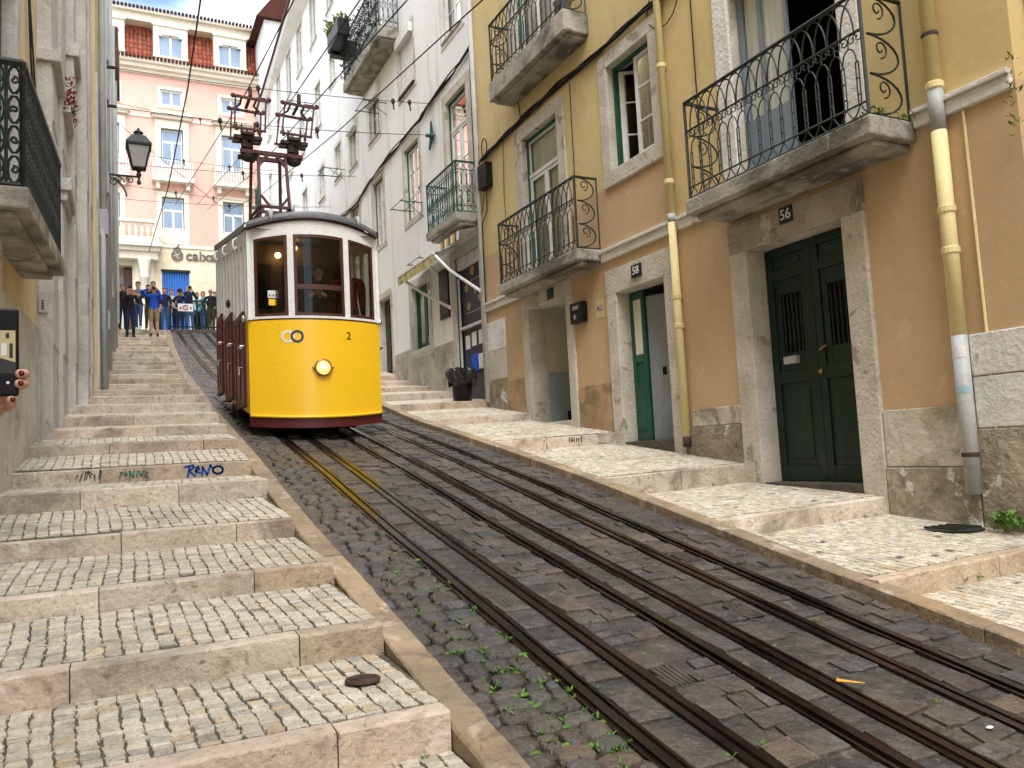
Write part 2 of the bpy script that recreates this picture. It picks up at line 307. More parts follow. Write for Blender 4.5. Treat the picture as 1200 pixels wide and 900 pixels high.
def window(f, bld, u0, u1, z0, z1, d=.14, frame='green2', sash='white', leaves=2, rows=3, transom=None, name='window', curtain='curtain', pane='pane', sw=.055, open_leaf=None):
    """a casement window: sashes, with the outer frame and the panes as its pieces"""
    m = M(); fr = .045
    f.box(m, u0 + .001, u0 + fr, z0 + .001, z1 - .001, d - .03, d + .04); f.box(m, u1 - fr, u1 - .001, z0 + .001, z1 - .001, d - .03, d + .04)
    f.box(m, u0 + fr, u1 - fr, z1 - fr, z1 - .001, d - .03, d + .04); f.box(m, u0 + fr, u1 - fr, z0 + .001, z0 + fr, d - .03, d + .04)
    a, b, c, e = u0 + fr, u1 - fr, z0 + fr, z1 - fr
    s = M(); g = M()
    if transom:
        zt = c + (e - c) * transom
        f.box(s, a, b, zt - .035, zt + .035, d - .02, d + .03)
        f.box(s, a, b, e - sw * .7, e, d, d + .03); f.box(s, a, a + sw * .7, zt + .035, e - sw * .7, d, d + .03); f.box(s, b - sw * .7, b, zt + .035, e - sw * .7, d, d + .03)
        f.quad(g, a, b, zt, e, d + .018); top = zt - .035
    else: top = e
    wd = (b - a) / leaves
    for i in range(leaves):
        p, q = a + wd * i, a + wd * (i + 1)
        f.box(s, p, p + sw, c, top, d - .008, d + .03); f.box(s, q - sw, q, c, top, d - .008, d + .03)
        f.box(s, p + sw, q - sw, top - sw, top, d - .006, d + .03); f.box(s, p + sw, q - sw, c, c + sw * 1.4, d - .006, d + .03)
        for r in range(1, rows):
            zz = c + (top - c) * r / rows; f.box(s, p + sw, q - sw, zz - .014, zz + .014, d, d + .026)
        f.quad(g, p + sw * .5, q - sw * .5, c + sw * .5, top - sw * .5, d + .015)
    o = obj(name, s, X[sash], bld, bevel=.004)
    obj('window_frame', m, X[frame], o); obj('pane', g, X[pane], o)
    if curtain:
        cu = M(); n = 14
        for i in range(n):
            p, q = a + (b - a) * i / n, a + (b - a) * (i + 1) / n; k0 = .06 + .008 * (i % 2); k1 = .06 + .008 * ((i + 1) % 2)
            P = f.P; cu.quad(P(p, c, d + k0), P(q, c, d + k1), P(q, e, d + k1), P(p, e, d + k0))
        obj('curtain', cu, X[curtain], o, recalc=False)
    return o

def text(body, size, place, matl, parent, name, ex=.004, align='CENTER', bold=0.0):
    cu = bpy.data.curves.new('t', 'FONT'); cu.body = body; cu.size = size; cu.align_x = align; cu.align_y = 'CENTER'; cu.extrude = ex; cu.offset = bold
    t = bpy.data.objects.new('t', cu); COL.objects.link(t)
    dg = bpy.context.evaluated_depsgraph_get(); me = bpy.data.meshes.new_from_object(t.evaluated_get(dg))
    m = M(); m.add([place(v.co.x, v.co.y, v.co.z) for v in me.vertices], [tuple(p.vertices) for p in me.polygons])
    bpy.data.objects.remove(t); bpy.data.curves.remove(cu); bpy.data.meshes.remove(me)
    return obj(name, m, matl, parent)

# ironwork: curves given as (s, z) along a run
def arc(cx, cz, rx, rz, a0, a1, n=10): return [(cx + rx * cos(a0 + (a1 - a0) * i / n), cz + rz * sin(a0 + (a1 - a0) * i / n)) for i in range(n + 1)]
def spiral(cx, cz, r, a0, turns, n=14): return [(cx + r * (1 - .75 * i / n) * cos(a0 + turns * 2 * pi * i / n), cz + r * (1 - .75 * i / n) * sin(a0 + turns * 2 * pi * i / n)) for i in range(n + 1)]
def iron_arches(L, h, side=False):
    out = [([(0, .02), (L, .02)], .011), ([(0, h), (L, h)], .017)]
    if side:
        k = 3; H = (h - .04) / k
        for i in range(k):
            z = .03 + H * (i + .5)
            out.append((arc(L * .12, z, L * .72, H * .5, -pi / 2, pi / 2, 12), .009)); out.append((spiral(L * .42, z + H * .18, H * .24, -pi / 2, 1.2), .007))
        out += [([(.01, 0), (.01, h)], .012), ([(L, 0), (L, h)], .012)]
        return out
    n = max(3, round(L / .165)); p = L / n
    out += [([(0, .12 * h), (L, .12 * h)], .009), ([(0, .70 * h), (L, .70 * h)], .009), ([(0, 0), (0, h)], .013), ([(L, 0), (L, h)], .013)]
    for i in range(n):
        c = (i + .5) * p
        for q in (-.017, .017): out.append(([(c + q, .12 * h), (c + q, .46 * h)], .006))
        for z in (.2, .33, .46): out.append(([(c - .017, z * h), (c + .017, z * h)], .007))
        if i < n - 1: out.append((arc(c + p / 2, .46 * h, p / 2, .13 * h, pi, 0, 8), .006)); out.append(([(c + p / 2, .59 * h), (c + p / 2, .64 * h)], .006))
        out.append((spiral(c - p * .22, .65 * h, .048 * h, 0, 1.25), .005)); out.append((spiral(c + p * .22, .65 * h, .048 * h, pi, -1.25), .005))
        out.append((arc(c, .70 * h, p * .97, .28 * h, pi if i else pi * .62, 0 if i < n - 1 else pi * .38, 12), .007))
        out.append(([(c - p * .5, .02), (c - p * .2, .07 * h), (c, .12 * h), (c + p * .2, .07 * h), (c + p * .5, .02)], .006))
    return out
def iron_lattice(L, h, side=False):
    out = [([(0, .02), (L, .02)], .012), ([(0, h), (L, h)], .018), ([(0, .14 * h), (L, .14 * h)], .008), ([(0, .84 * h), (L, .84 * h)], .009), ([(0, 0), (0, h)], .013), ([(L, 0), (L, h)], .013)]
    n = max(2, round(L / .13)); p = L / n
    for i in range(n):
        a, b = i * p, (i + 1) * p; c = (a + b) / 2
        out += [([(a, .14 * h), (a, .84 * h)], .007), ([(a, .84 * h), (b, h)], .005), ([(b, .84 * h), (a, h)], .005)]
        out += [(arc(c, .30 * h, p * .45, .14 * h, 0, 2 * pi, 12), .005), (arc(c, .66 * h, p * .45, .14 * h, 0, 2 * pi, 12), .005), (spiral(c, .48 * h, p * .4, 0, 1.3), .006), (arc(c, .08 * h, p * .4, .05 * h, 0, 2 * pi, 8), .005)]
    return out
def iron_cast(L, h, side=False):
    out = [([(0, .02), (L, .02)], .016), ([(0, h), (L, h)], .026), ([(0, 0), (0, h)], .016), ([(L, 0), (L, h)], .016)]
    n = max(2, round(L / .11)); p = L / n
    for i in range(n):
        a = i * p; c = a + p / 2
        out += [([(a, .02), (a, h)], .011)]
        for z in (.14, .38, .62, .86): out += [(arc(c, z * h, p * .42, .11 * h, 0, 2 * pi, 10), .010), (spiral(c, z * h, p * .30, z * 9, 1.1, 9), .009)]
    return out
def balcony(f, bld, u0, u1, z0, z1, proj, h, style, iron='iron', slabm='slab', side_style=None, post=True):
    m = M(); f.box(m, u0, u1, z0, z1, -proj, .02); f.box(m, u0 + .08, u1 - .08, z0 - .06, z0 + .002, -proj + .1, .02)
    b = obj('balcony', m, X[slabm], bld, bevel=.02)
    r = M(); dp = -proj + .05; a, e = u0 + .05, u1 - .05
    for pts, rad in style(e - a, h): r.tube([f.P(a + s, z1 + z, dp) for s, z in pts], rad * 1.3, 5)
    for uu in (a, e):
        for pts, rad in style(proj - .05, h, True): r.tube([f.P(uu, z1 + z, dp + s) for s, z in pts], rad * 1.3, 5)
    obj('railing', r, X[iron], b, recalc=False)
    return b

# ------------------------------------------------------------------ ground heights
def interp(x, xs, ys):
    if x <= xs[0]: return ys[0]
    for i in range(len(xs) - 1):
        if x <= xs[i + 1]: return ys[i] + (ys[i + 1] - ys[i]) * (x - xs[i]) / (xs[i + 1] - xs[i])
    return ys[-1]
LY = [-30, 3.26, 4.2, 5.25, 6.5, 7.75, 8.7, 9.7, 10.7, 11.6, 12.5, 13.5, 14.4, 15.8, 19.15, 22.2, 26, 31.3, 33, 90]
LZ = [-7.2, -1.15, -.96, -.76, -.53, -.27, -.06, .13, .33, .51, .70, .9, 1.09, 1.4, 2.1, 2.77, 3.68, 5.0, 5.12, 6.2]
RY = [-30, 2.87, 4.8, 7.55, 10.36, 13.2, 15, 16.9, 18.4, 21.1, 26, 31.3, 33, 90]
RZ = [-7.2, -1.22, -.85, -.31, .18, .66, 1.05, 1.4, 1.66, 2.22, 3.5, 5.0, 5.12, 6.2]
def zl(y): return interp(y, LY, LZ)
def zr(y): return interp(y, RY, RZ)
def kx(y): return interp(y, [0, 15.8, 20, 25.6, 31.3], [1.42, 1.43, 1.44, 1.58, 1.78])     # street edge of the left kerb
KR = 4.53                                                                                   # street edge of the right kerb
def zroad(x, y):
    t = max(0, min(1, (x - 1.42) / (KR - 1.42))); return (zl(y) - .10) * (1 - t) + (zr(y) - .075) * t
# ------------------------------------------------------------------ ground sheet, road, pavements (the setting)
g = M()
xs = [-120, -30, -8, -1.6, 1.3, 1.6, 4.4, 4.6, 9, 30, 120]; ys = [-80, -30, -10, -4] + [i * 1.0 for i in range(0, 34)] + [40, 60, 90, 160]
vs = []
for y in ys:
    for x in xs:
        z = min(zl(y), zr(y)) if x < 1.5 else (zr(y) if x > 4.5 else min(zl(y), zr(y)))
        vs.append((x, y, z - .40 - (.0 if y < 33 else -.0)))
nx = len(xs)
g.add(vs, [(j * nx + i, j * nx + i + 1, (j + 1) * nx + i + 1, (j + 1) * nx + i) for j in range(len(ys) - 1) for i in range(nx - 1)])
tag(obj('ground', g, X['earth']), kind='structure')

pl = M()          # the cross street at the top of the hill
vs = []
for y in (31.42, 33, 36, 40, 46.2):
    for x in (-6, 0, 4, 7, 14): vs.append((x, y, zl(y) + .006))
pl.add(vs, [(j * 5 + i, j * 5 + i + 1, (j + 1) * 5 + i + 1, (j + 1) * 5 + i) for j in range(4) for i in range(4)])
tag(obj('plaza', pl, X['asphalt']), kind='structure')

# mortar bed of the road
rb = M(); cols = [0, .25, .5, .75, 1]; vs = []; yy = [-3 + .25 * i for i in range(140)]
yy = [y for y in yy if y < 31.2] + [31.4]
for y in yy:
    a = kx(y) - .02
    for c in cols: x = a + (KR + .02 - a) * c; vs.append((x, y, zroad(x, y) - .012))
rb.add(vs, [(j * 5 + i, j * 5 + i + 1, (j + 1) * 5 + i + 1, (j + 1) * 5 + i) for j in range(len(yy) - 1) for i in range(4)])
tag(obj('road', rb, X['mortar']), kind='structure')

def stone(m, q, zf, h, bev, tint, dome=0):
    """one paving stone: q = four corners (x, y), a bevelled top a little above the bed"""
    cx = sum(p[0] for p in q) / 4; cy = sum(p[1] for p in q) / 4
    tx, ty = ru(-.045, .045), ru(-.045, .045)
    b = []; t = []; u = []
    for x, y in q:
        z = zf(x, y); b.append((x, y, z - .03)); u.append((x, y, z + h * .45))
        dx, dy = cx - x, cy - y; l = hypot(dx, dy) or 1
        xx, yy_ = x + dx / l * bev, y + dy / l * bev
        t.append((xx, yy_, zf(xx, yy_) + h + tx * (xx - cx) + ty * (yy_ - cy)))
    m.ti = tint
    m.add(b + u + t, [(8, 9, 10, 11)] + [(i, (i + 1) % 4, 4 + (i + 1) % 4, 4 + i) for i in range(4)] + [(4 + i, 4 + (i + 1) % 4, 8 + (i + 1) % 4, 8 + i) for i in range(4)])
def cobble(m, q, zf, h, tint):
    """a rounded sett: corners cut, sides swelling up to a gently domed top"""
    cx = sum(p[0] for p in q) / 4; cy = sum(p[1] for p in q) / 4; o8 = []
    for i in range(4):
        p, a, b = q[i], q[i - 1], q[(i + 1) % 4]; k = ru(.16, .28)
        o8 += [(p[0] + (a[0] - p[0]) * k, p[1] + (a[1] - p[1]) * k), (p[0] + (b[0] - p[0]) * k, p[1] + (b[1] - p[1]) * k)]
    tx, ty = ru(-.05, .05), ru(-.05, .05); vs = []
    for s_, hh in ((1, -.03), (1, h * .25), (.93, h * .72), (.74, h), (.35, h * 1.12)):
        for x, y in o8: xx, yy_ = cx + (x - cx) * s_, cy + (y - cy) * s_; vs.append((xx, yy_, zf(xx, yy_) + hh + (tx * (xx - cx) + ty * (yy_ - cy) + ru(-.0012, .0012) if hh > 0 else 0)))
    m.ti = tint; m.add(vs, [(8 * r + i, 8 * r + (i + 1) % 8, 8 * r + 8 + (i + 1) % 8, 8 * r + 8 + i) for r in range(4) for i in range(8)] + [tuple(range(32, 40))])
def jq(x0, x1, y0, y1, j): return [(x0 + ru(-j, j), y0 + ru(-j, j)), (x1 + ru(-j, j), y0 + ru(-j, j)), (x1 + ru(-j, j), y1 + ru(-j, j)), (x0 + ru(-j, j), y1 + ru(-j, j))]

# setts of the road, lane by lane between the rails
RAILS = [2.03, 2.93, 3.22, 4.08]; SLOTS = [2.39, 3.73]
st = M(); rc = M()
def stint():
    v = ru(.68, 1.15); w = RND()
    if w < .12: return (v * 1.25, v * 1.05, v * .88)
    if w < .35: return (v * .92, v * .98, v * 1.08)
    return (v, v * .97, v * .93)
def lane(xa, xb, y0, y1, lh, lw, gap, h, jit, keep=1.0, rnd=False):
    y = y0
    while y < y1:
        d = ru(*lh); big = 1 if y < 12 else 1.5; d *= big
        x = xa(y) + ru(-.02, .0); e = xb(y)
        while x < e - .03:
            w = ru(*lw) * big
            if e - (x + w) < .07: w = e - x
            w = min(w, e - x)
            if rnd and y < 16: cobble(rc, jq(x + gap, x + w - gap, y + gap, y + d - gap, jit), zroad, h * ru(.7, 1.4), stint())
            elif RND() < keep: stone(st, jq(x + gap, x + w - gap, y + gap, y + d - gap, jit), zroad, h * ru(.5, 1.3), .014 if y < 12 else .02, stint())
            x += w
        y += d
K = lambda v: (lambda y: v)
lane(lambda y: kx(y) + .02, K(1.955), -2.2, 31.2, (.09, .16), (.10, .20), .003, .024, .013, rnd=True)
lane(K(2.12), K(2.31), -2.2, 31.2, (.09, .20), (.3, .4), .005, .005, .014, .6)
lane(K(2.47), K(2.855), -2.2, 31.2, (.09, .19), (.10, .24), .004, .005, .016, .55)
lane(K(3.005), K(3.145), -2.2, 31.2, (.1, .26), (.3, .4), .004, .004, .012, .5)
lane(K(3.31), K(3.65), -2.2, 31.2, (.09, .19), (.10, .24), .004, .005, .016, .55)
lane(K(3.81), K(4.0), -2.2, 31.2, (.09, .20), (.12, .24), .004, .005, .014, .5)
lane(K(4.16), K(KR - .02), -2.2, 31.2, (.09, .19), (.10, .23), .004, .006, .016, .6)
tag(obj('road_setts', st, X['sett'], recalc=False), kind='structure'); tag(obj('road_cobbles', rc, X['sett'], recalc=False, smooth=True), kind='structure')

# rails and cable slots: each one long thing
RL = ['leftmost steel tram rail, beside the mossy setts along the left kerb', 'second running rail from the left kerb, right hand rail under the yellow tram',
      'third running rail from the left kerb, left hand rail of the empty track', 'rightmost steel tram rail, the one nearest the right hand kerb']
SL = ['open cable slot between the two rails under the tram, with black gap and steel lips', 'open cable slot of the empty track, between the two right hand rails']
def strip(m, x0, x1, z0, z1, ys):
    for a, b in zip(ys, ys[1:]):
        P = []
        for y in (a, b): P.append([(x0, y, zroad(x0, y) + z0), (x1, y, zroad(x1, y) + z0), (x1, y, zroad(x1, y) + z1), (x0, y, zroad(x0, y) + z1)])
        A, B = P; m.quad(A[3], A[2], B[2], B[3]); m.quad(A[0], A[3], B[3], B[0]); m.quad(A[1], A[2], B[2], B[1])
RY_ = [-3 + .25 * i for i in range(138)]
RY_ = [y for y in RY_ if y < 31.3] + [31.35]
for i, x in enumerate(RAILS):
    r = M(); sgn = 1 if i % 2 == 0 else -1
    a = x - .03 * sgn
    for (p, q, z0, z1) in ((-.058, -.028, -.03, .004), (-.028, .022, -.03, .019), (.052, .070, -.03, .012)):
        p, q = sorted((x + p * sgn, x + q * sgn)); strip(r, p, q, z0, z1, RY_)
    o = tag(obj('tram_rail', r, X['rail'], bevel=.004, recalc=False, loc=(x, 10, zroad(x, 10))), RL[i], 'tram rail', 'running rails of the two tram tracks')
    gr = M(); p, q = sorted((x + .022 * sgn, x + .052 * sgn)); strip(gr, p, q, -.05, -.012, RY_); obj('groove', gr, X['slot'], o, recalc=False)
for i, x in enumerate(SLOTS):
    r = M()
    strip(r, x - .058, x - .014, -.04, .010, RY_); strip(r, x + .014, x + .058, -.04, .010, RY_)
    o = tag(obj('cable_slot', r, X['rail'], bevel=.003, recalc=False, loc=(x, 10, zroad(x, 10))), SL[i], 'cable slot', 'cable slots of the two tram tracks')
    gr = M(); strip(gr, x - .014, x + .014, -.06, -.02, RY_); obj('gap', gr, X['slot'], o, recalc=False)
# ribbed iron plates beside the slots
PLT = [(2.23, 4.6, 'nearest ribbed iron plate left of the first cable slot'), (2.55, 3.35, 'ribbed iron plate right of the first cable slot, low in the picture'),
       (2.24, 7.0, 'ribbed iron plate left of the first cable slot, close to the tram'), (3.53, 3.9, 'ribbed iron plate left of the second cable slot, nearest the viewer'), (3.9, 4.9, 'ribbed iron plate between second cable slot and rightmost rail, nearest the viewer')]
for (x, y, lb) in PLT:
    m = M(); w = .06; l = .20
    for k in range(5):
        xx = x - w + 2 * w * k / 4; strip(m, xx - .008, xx + .008, -.02, .009, [y, y + l / 2, y + l])
    strip(m, x - w - .01, x + w + .01, -.02, .003, [y - .01, y + l / 2, y + l + .01])
    tag(obj('iron_plate', m, X['plate'], recalc=False, loc=(x, y, zroad(x, y))), lb, 'iron plate', 'ribbed iron plates in the road')

# kerbs
def kerb(name, xo, xi, zt, y0, y1, depth, seed):
    random.seed(seed); m = M(); y = y0
    while y < y1:
        l = min(ru(1.1, 1.9), y1 - y)
        if y1 - y - l < .4: l = y1 - y
        v = ru(.8, 1.15); m.ti = (v, v * ru(.95, 1.0), v * ru(.88, .98)); dz = ru(-.006, .006); dx = ru(-.006, .006)
        n = max(1, int(l / (.09 if y < 10 else .5))); seg = [y + .004 + (l - .008) * i / n for i in range(n + 1)]
        for a, b in zip(seg, seg[1:]):
            p = []
            for q in (a, b): p.append(((xo(q) + dx, q), (xi(q) + dx, q), zt(q) + dz))
            (o1, i1, z1), (o2, i2, z2) = p; c = .010
            h1, h2 = [.0035 * sin(q_ * 23) + .003 * sin(q_ * 51 + 1) + (.010 if sin(q_ * 37 + seed) > .93 else 0) for q_ in (a, b)]; z1 -= max(0, h1) * .6; z2 -= max(0, h2) * .6; o1 = (o1[0] + h1, o1[1]); o2 = (o2[0] + h2, o2[1]); i1 = (i1[0] + h1 * .7, i1[1]); i2 = (i2[0] + h2 * .7, i2[1])
            s1 = 1 if i1[0] > o1[0] else -1
            A = [(o1[0], o1[1], z1 - depth), (o1[0], o1[1], z1 - c), (o1[0] + c * s1, o1[1], z1), (i1[0] - c * s1, i1[1], z1), (i1[0], i1[1], z1 - c), (i1[0], i1[1], z1 - depth)]
            B = [(o2[0], o2[1], z2 - depth), (o2[0], o2[1], z2 - c), (o2[0] + c * s1, o2[1], z2), (i2[0] - c * s1, i2[1], z2), (i2[0], i2[1], z2 - c), (i2[0], i2[1], z2 - depth)]
            m.add(A + B, [(k, k + 1, 7 + k, 6 + k) for k in range(5)] + ([(0, 1, 2, 3, 4, 5)] if a == seg[0] else []) + ([(6, 7, 8, 9, 10, 11)] if b == seg[-1] else []))
        y += l
    return tag(obj(name, m, X['kerb'], recalc=False), kind='structure')
kerb('left_kerb', lambda y: kx(y), lambda y: kx(y) - .17, zl, -3, 31.4, .38, 3)
kerb('right_kerb', lambda y: KR, lambda y: KR + .17, zr, -3, 31.4, .30, 4)
m = M(); m.box(1.8, 6.4, 31.36, 31.62, 4.6, 5.03); tag(obj('top_kerb', m, X['kerb'], bevel=.01), kind='structure')

# stepped pavements: (y, top, bottom) of every riser
LS = [(-3.4, -2.20, -2.36), (-2.3, -2.02, -2.18), (-1.2, -1.84, -1.99), (-.1, -1.655, -1.80), (1.1, -1.455, -1.61), (2.25, -1.265, -1.42), (3.26, -1.073, -1.247), (4.19, -.875, -1.027), (5.24, -.669, -.801), (6.5, -.451, -.597),
      (7.76, -.150, -.321), (8.7, .028, -.122), (9.7, .300, .176), (10.7, .515, .391), (11.63, .713, .574), (12.5, .92, .795), (13.52, 1.123, .998), (14.44, 1.31, 1.197)]
y = 15.35
while y < 31: LS.append((y, zl(y) + .075, zl(y) - .055)); y += .93
RS = [(-2.6, -2.10, -2.26), (-.9, -1.78, -1.94), (.6, -1.52, -1.68), (2.2, -1.25, -1.41), (3.86, -.95, -1.105), (5.57, -.648, -.826), (7.54, -.31, -.538), (10.3, .186, .019), (13.1, .655, .528), (15.0, 1.054, .903), (16.94, 1.40, 1.24), (18.37, 1.66, 1.544), (19.72, 1.93, 1.805), (21.1, 2.213, 2.073)]
y = 22.3
while y < 31: RS.append((y, zr(y) + .04, zr(y) - .09)); y += 1.15
def lx(y): return interp(y, [-4, 0, 8.7, 10.5, 10.7, 12.5, 13.2, 14.8, 15, 24, 33], [-1.6, -1.37, -.90, -.82, -.66, -.58, -.36, -.34, -.27, -.06, .1])
def stepped(S, xa, xb, name, y_end, seed, slabw, cell, cs=0):
    off = lambda x_: cs * (x_ - 6.9)
    random.seed(seed); base = M(); edge = M(); cub = M()
    for i, (y, zt, zb) in enumerate(S):
        yn = S[i + 1][0] if i + 1 < len(S) else y_end; zn = S[i + 1][2] if i + 1 < len(S) else zl(y_end)
        dep = .115 if y < 14 else .09
        zf = lambda x_, y_, y=y, zt=zt, yn=yn, zn=zn: zt - .004 + (zn - zt + .004) * (y_ - y) / (yn - y) + off(x_)
        # edging: a row of dressed stone slabs
        a = min(xa(y), xa(y + dep)) - .1; e = xb(y); x = a
        while x < e - .01:
            w = ru(*slabw); 
            if e - x - w < .35: w = e - x
            v = ru(.78, 1.12); k = RND(); edge.ti = (v * 1.04, v * .96, v * .91) if k < .33 else ((v * 1.05, v * 1.04, v * 1.0) if k < .8 else (v * .86, v * .77, v * .64))
            x0, x1 = x + .003, x + w - .003; c = .012; dy = ru(-.006, .006); dz = ru(-.005, .003)
            A = [(y + dy, zb - .08), (y + dy, zt + dz - c), (y + dy + c * .4, zt + dz - c * .35), (y + dy + c, zt + dz), (y + dep, zt + dz + .001), (y + dep, zb - .08)]
            n = max(2, int(w / (.07 if y < 9 else .3))); vs = []; J = .0022 if y < 14 else .001
            for q_ in range(n + 1):
                xx = x0 + (x1 - x0) * q_ / n; o = off(xx); ch = ru(.004, .014) if RND() < .07 and y < 12 else 0; wob = .004 * sin(xx * 5 + y * 3)
                for k_, (py, pz) in enumerate(A): e_ = 1 if k_ in (1, 2, 3) else 0; vs.append((xx, py + e_ * (ru(-J, J) + ch * .8 + wob), pz + o + e_ * (ru(-J, J) * .6 - ch * .7)))
            edge.add(vs, [(6 * q_ + k_, 6 * q_ + k_ + 1, 6 * q_ + 7 + k_, 6 * q_ + 6 + k_) for q_ in range(n) for k_ in range(5)] + [(0, 1, 2, 3, 4, 5), tuple(6 * n + k_ for k_ in range(6))])
            x += w
        ya = y + dep; z0 = zf(0, ya)
        base.quad((a, ya - .02, zf(a, ya) - .008), (e, ya - .02, zf(e, ya) - .008), (e, yn + .04, zf(e, yn) - .008), (a, yn + .04, zf(a, yn) - .008))
        for q in (a, e): base.quad((q, ya - .02, zf(q, ya) - .008), (q, yn + .04, zf(q, yn) - .008), (q, yn + .04, zf(q, yn) - .3), (q, ya - .02, zf(q, ya) - .3))
        # limestone cubes in wavering columns
        far = y > 13; cw, cl = cell if not far else (cell[0] * 1.35, cell[1] * 1.35)
        xmin = min(xa(ya), xa(yn)); n = max(1, round((e - xmin) / cw)); w = (e - xmin) / n; ph = RND() * 9; gap = .0055
        sk = ru(-.12, .12)
        for c in range(n):
            yy_ = ya + ru(0, cl * .3); wv = lambda t_, c_: .0045 * sin(t_ * 6 + c_ * .5 + ph) + sk * (t_ - ya)
            while yy_ < yn - .02:
                l = min(cl * ru(.7, 1.35), yn - yy_)
                if yn - yy_ - l < .03: l = yn - yy_
                x0 = xmin + c * w; q0, q1 = wv(yy_, c), wv(yy_ + l, c); r0, r1 = wv(yy_, c + 1), wv(yy_ + l, c + 1); j = .0075
                jy = .004
                q = [(x0 + q0 + gap + ru(-j, j), yy_ + .002 + ru(-jy, jy)), (x0 + w + r0 - gap + ru(-j, j), yy_ + .002 + ru(-jy, jy)), (x0 + w + r1 - gap + ru(-j, j), yy_ + l - .002 + ru(-jy, jy)), (x0 + q1 + gap + ru(-j, j), yy_ + l - .002 + ru(-jy, jy))]
                q = [(min(max(px, xmin), e - .002), py) for px, py in q]
                v = ru(.76, 1.07); k = RND()
                tn = (v, v * .97, v * .9) if k < .8 else ((v * .95, v * .82, v * .62) if k < .9 else (v * .72, v * .72, v * .7))
                if RND() > .012: stone(cub, q, zf, ru(.001, .0055), .006, tn)
                yy_ += l
    tag(obj(name + '_pavement', base, X['joint'], recalc=False), kind='structure'); tag(obj(name + '_pavement_edging', edge, X['marble'], recalc=False), kind='structure')
    tag(obj(name + '_pavement_cobbles', cub, X['calcada'], recalc=False), kind='structure')
stepped(LS, lx, lambda y: kx(y) - .172, 'left', 31.6, 21, (.75, 1.35), (.082, .050))
stepped(RS, lambda y: KR + .172, lambda y: 7.0, 'right', 31.6, 22, (.9, 1.5), (.082, .060), .025)

# small things lying about
def tuft(m, x, y, z, n, s):
    for _ in range(n):
        a = ru(0, 2 * pi); l = s * ru(.5, 1.2); w = s * ru(.10, .22); dx, dy = cos(a), sin(a); ox, oy = x + ru(-s, s) * .4, y + ru(-s, s) * .4; h = l * ru(.35, .9)
        m.add([(ox - dy * w * .4, oy + dx * w * .4, z), (ox + dy * w * .4, oy - dx * w * .4, z), (ox + dx * l * .5 + dy * w, oy + dy * l * .5 - dx * w, z + h * .7), (ox + dx * l, oy + dy * l, z + h), (ox + dx * l * .5 - dy * w, oy + dy * l * .5 + dx * w, z + h * .7)], [(0, 1, 2, 3, 4)])
random.seed(5); w = M()
for _ in range(300):
    y = 1.8 + 3.9 * RND() ** 1.6; x = ru(1.6, 1.98); tuft(w, x, y, zroad(x, y) + .008, random.randint(5, 11), ru(.018, .04))
for _ in range(90):
    y = ru(2.0, 9); x = random.choice([1.46, 1.47, 1.93, 2.14, 2.29, 2.52, 2.85, 3.02, 3.31, 3.6, 3.85, 4.18]) + ru(-.02, .02); tuft(w, x, y, zroad(x, y) - .006, random.randint(3, 7), ru(.012, .026))
for _ in range(170):
    y = 1.8 + 4.2 * RND() ** 1.5; x = ru(1.5, 1.97); w.ball((x, y, zroad(x, y) + .006), ru(.012, .045), ru(.008, .022), ru(.006, .014), 7, 4)
for (y, zt, zb) in LS[5:13]:
    for _ in range(5): x = ru(-.7, 1.22) if RND() < .5 else ru(1.08, 1.24); tuft(w, x, y - .015, zb, random.randint(3, 6), ru(.012, .024))
for (y, zt, zb) in RS[3:9]:
    for _ in range(7): x = ru(4.9, 6.85) if RND() < .5 else ru(6.5, 6.86); tuft(w, x, y - .02, zb, random.randint(3, 7), ru(.015, .032))
for _ in range(26): y = ru(4.0, 13); tuft(w, 6.86, y, zr(y) + ru(-.12, 0), 5, ru(.02, .035))
for _ in range(10): y = ru(9.3, 10.6); tuft(w, lx(y) + ru(.08, .14), y, zl(y) - .02, 6, ru(.02, .035))
tag(obj('weeds', w, X['leaf'], recalc=False), 'small green weeds and moss growing in the paving joints', 'weeds', kind='stuff')
w = M(); random.seed(8)
for _ in range(46):
    a = (6.76 + ru(-.09, .07), 4.30 + ru(-.13, .13), -.88 + ru(.02, .15)); tuft(w, a[0], a[1], a[2] - .03, 3, .075)
st_ = M()
for k in range(7): st_.tube([(6.78, 4.33 + ru(-.04, .04), -.92), (6.76 + ru(-.05, .05), 4.30 + ru(-.10, .10), -.80)], .004, 5)
o = thing('weed_plant', 'bright green leafy weed at the foot of the grey drainpipe', 'plant', (6.78, 4.33, -.92)); obj('leaves', w, X['leaf'], o, recalc=False); obj('stem', st_, X['leaf2'], o)
m = M(); m.lathe([(.001, 0), (.24, .0), (.25, .012), (.20, .02), (.001, .022)], (6.62, 4.72, -.90), 18); 
for k in range(4): m.box(6.45 + .1 * k, 6.48 + .1 * k, 4.56, 4.88, -.885, -.868)
tag(obj('drain_grate', m, X['iron'], loc=(6.62, 4.72, -.90)), 'dark round drain grate in the pavement under the grey drainpipe', 'drain')
m = M(); m.lathe([(.001, 0), (.085, 0), (.08, .008), (.001, .012)], (1.02, 3.78, -1.035), 14); m.box(.96, 1.08, 3.765, 3.795, -1.03, -1.02)
tag(obj('access_cover', m, X['rust'], loc=(1.02, 3.78, -1.035)), 'small rusty cover set in the nearest complete cobbled step', 'cover')
paper = mat('orange_paper', (.85, .42, .05), (.75, .33, .04), 9, .7, .2, .1)
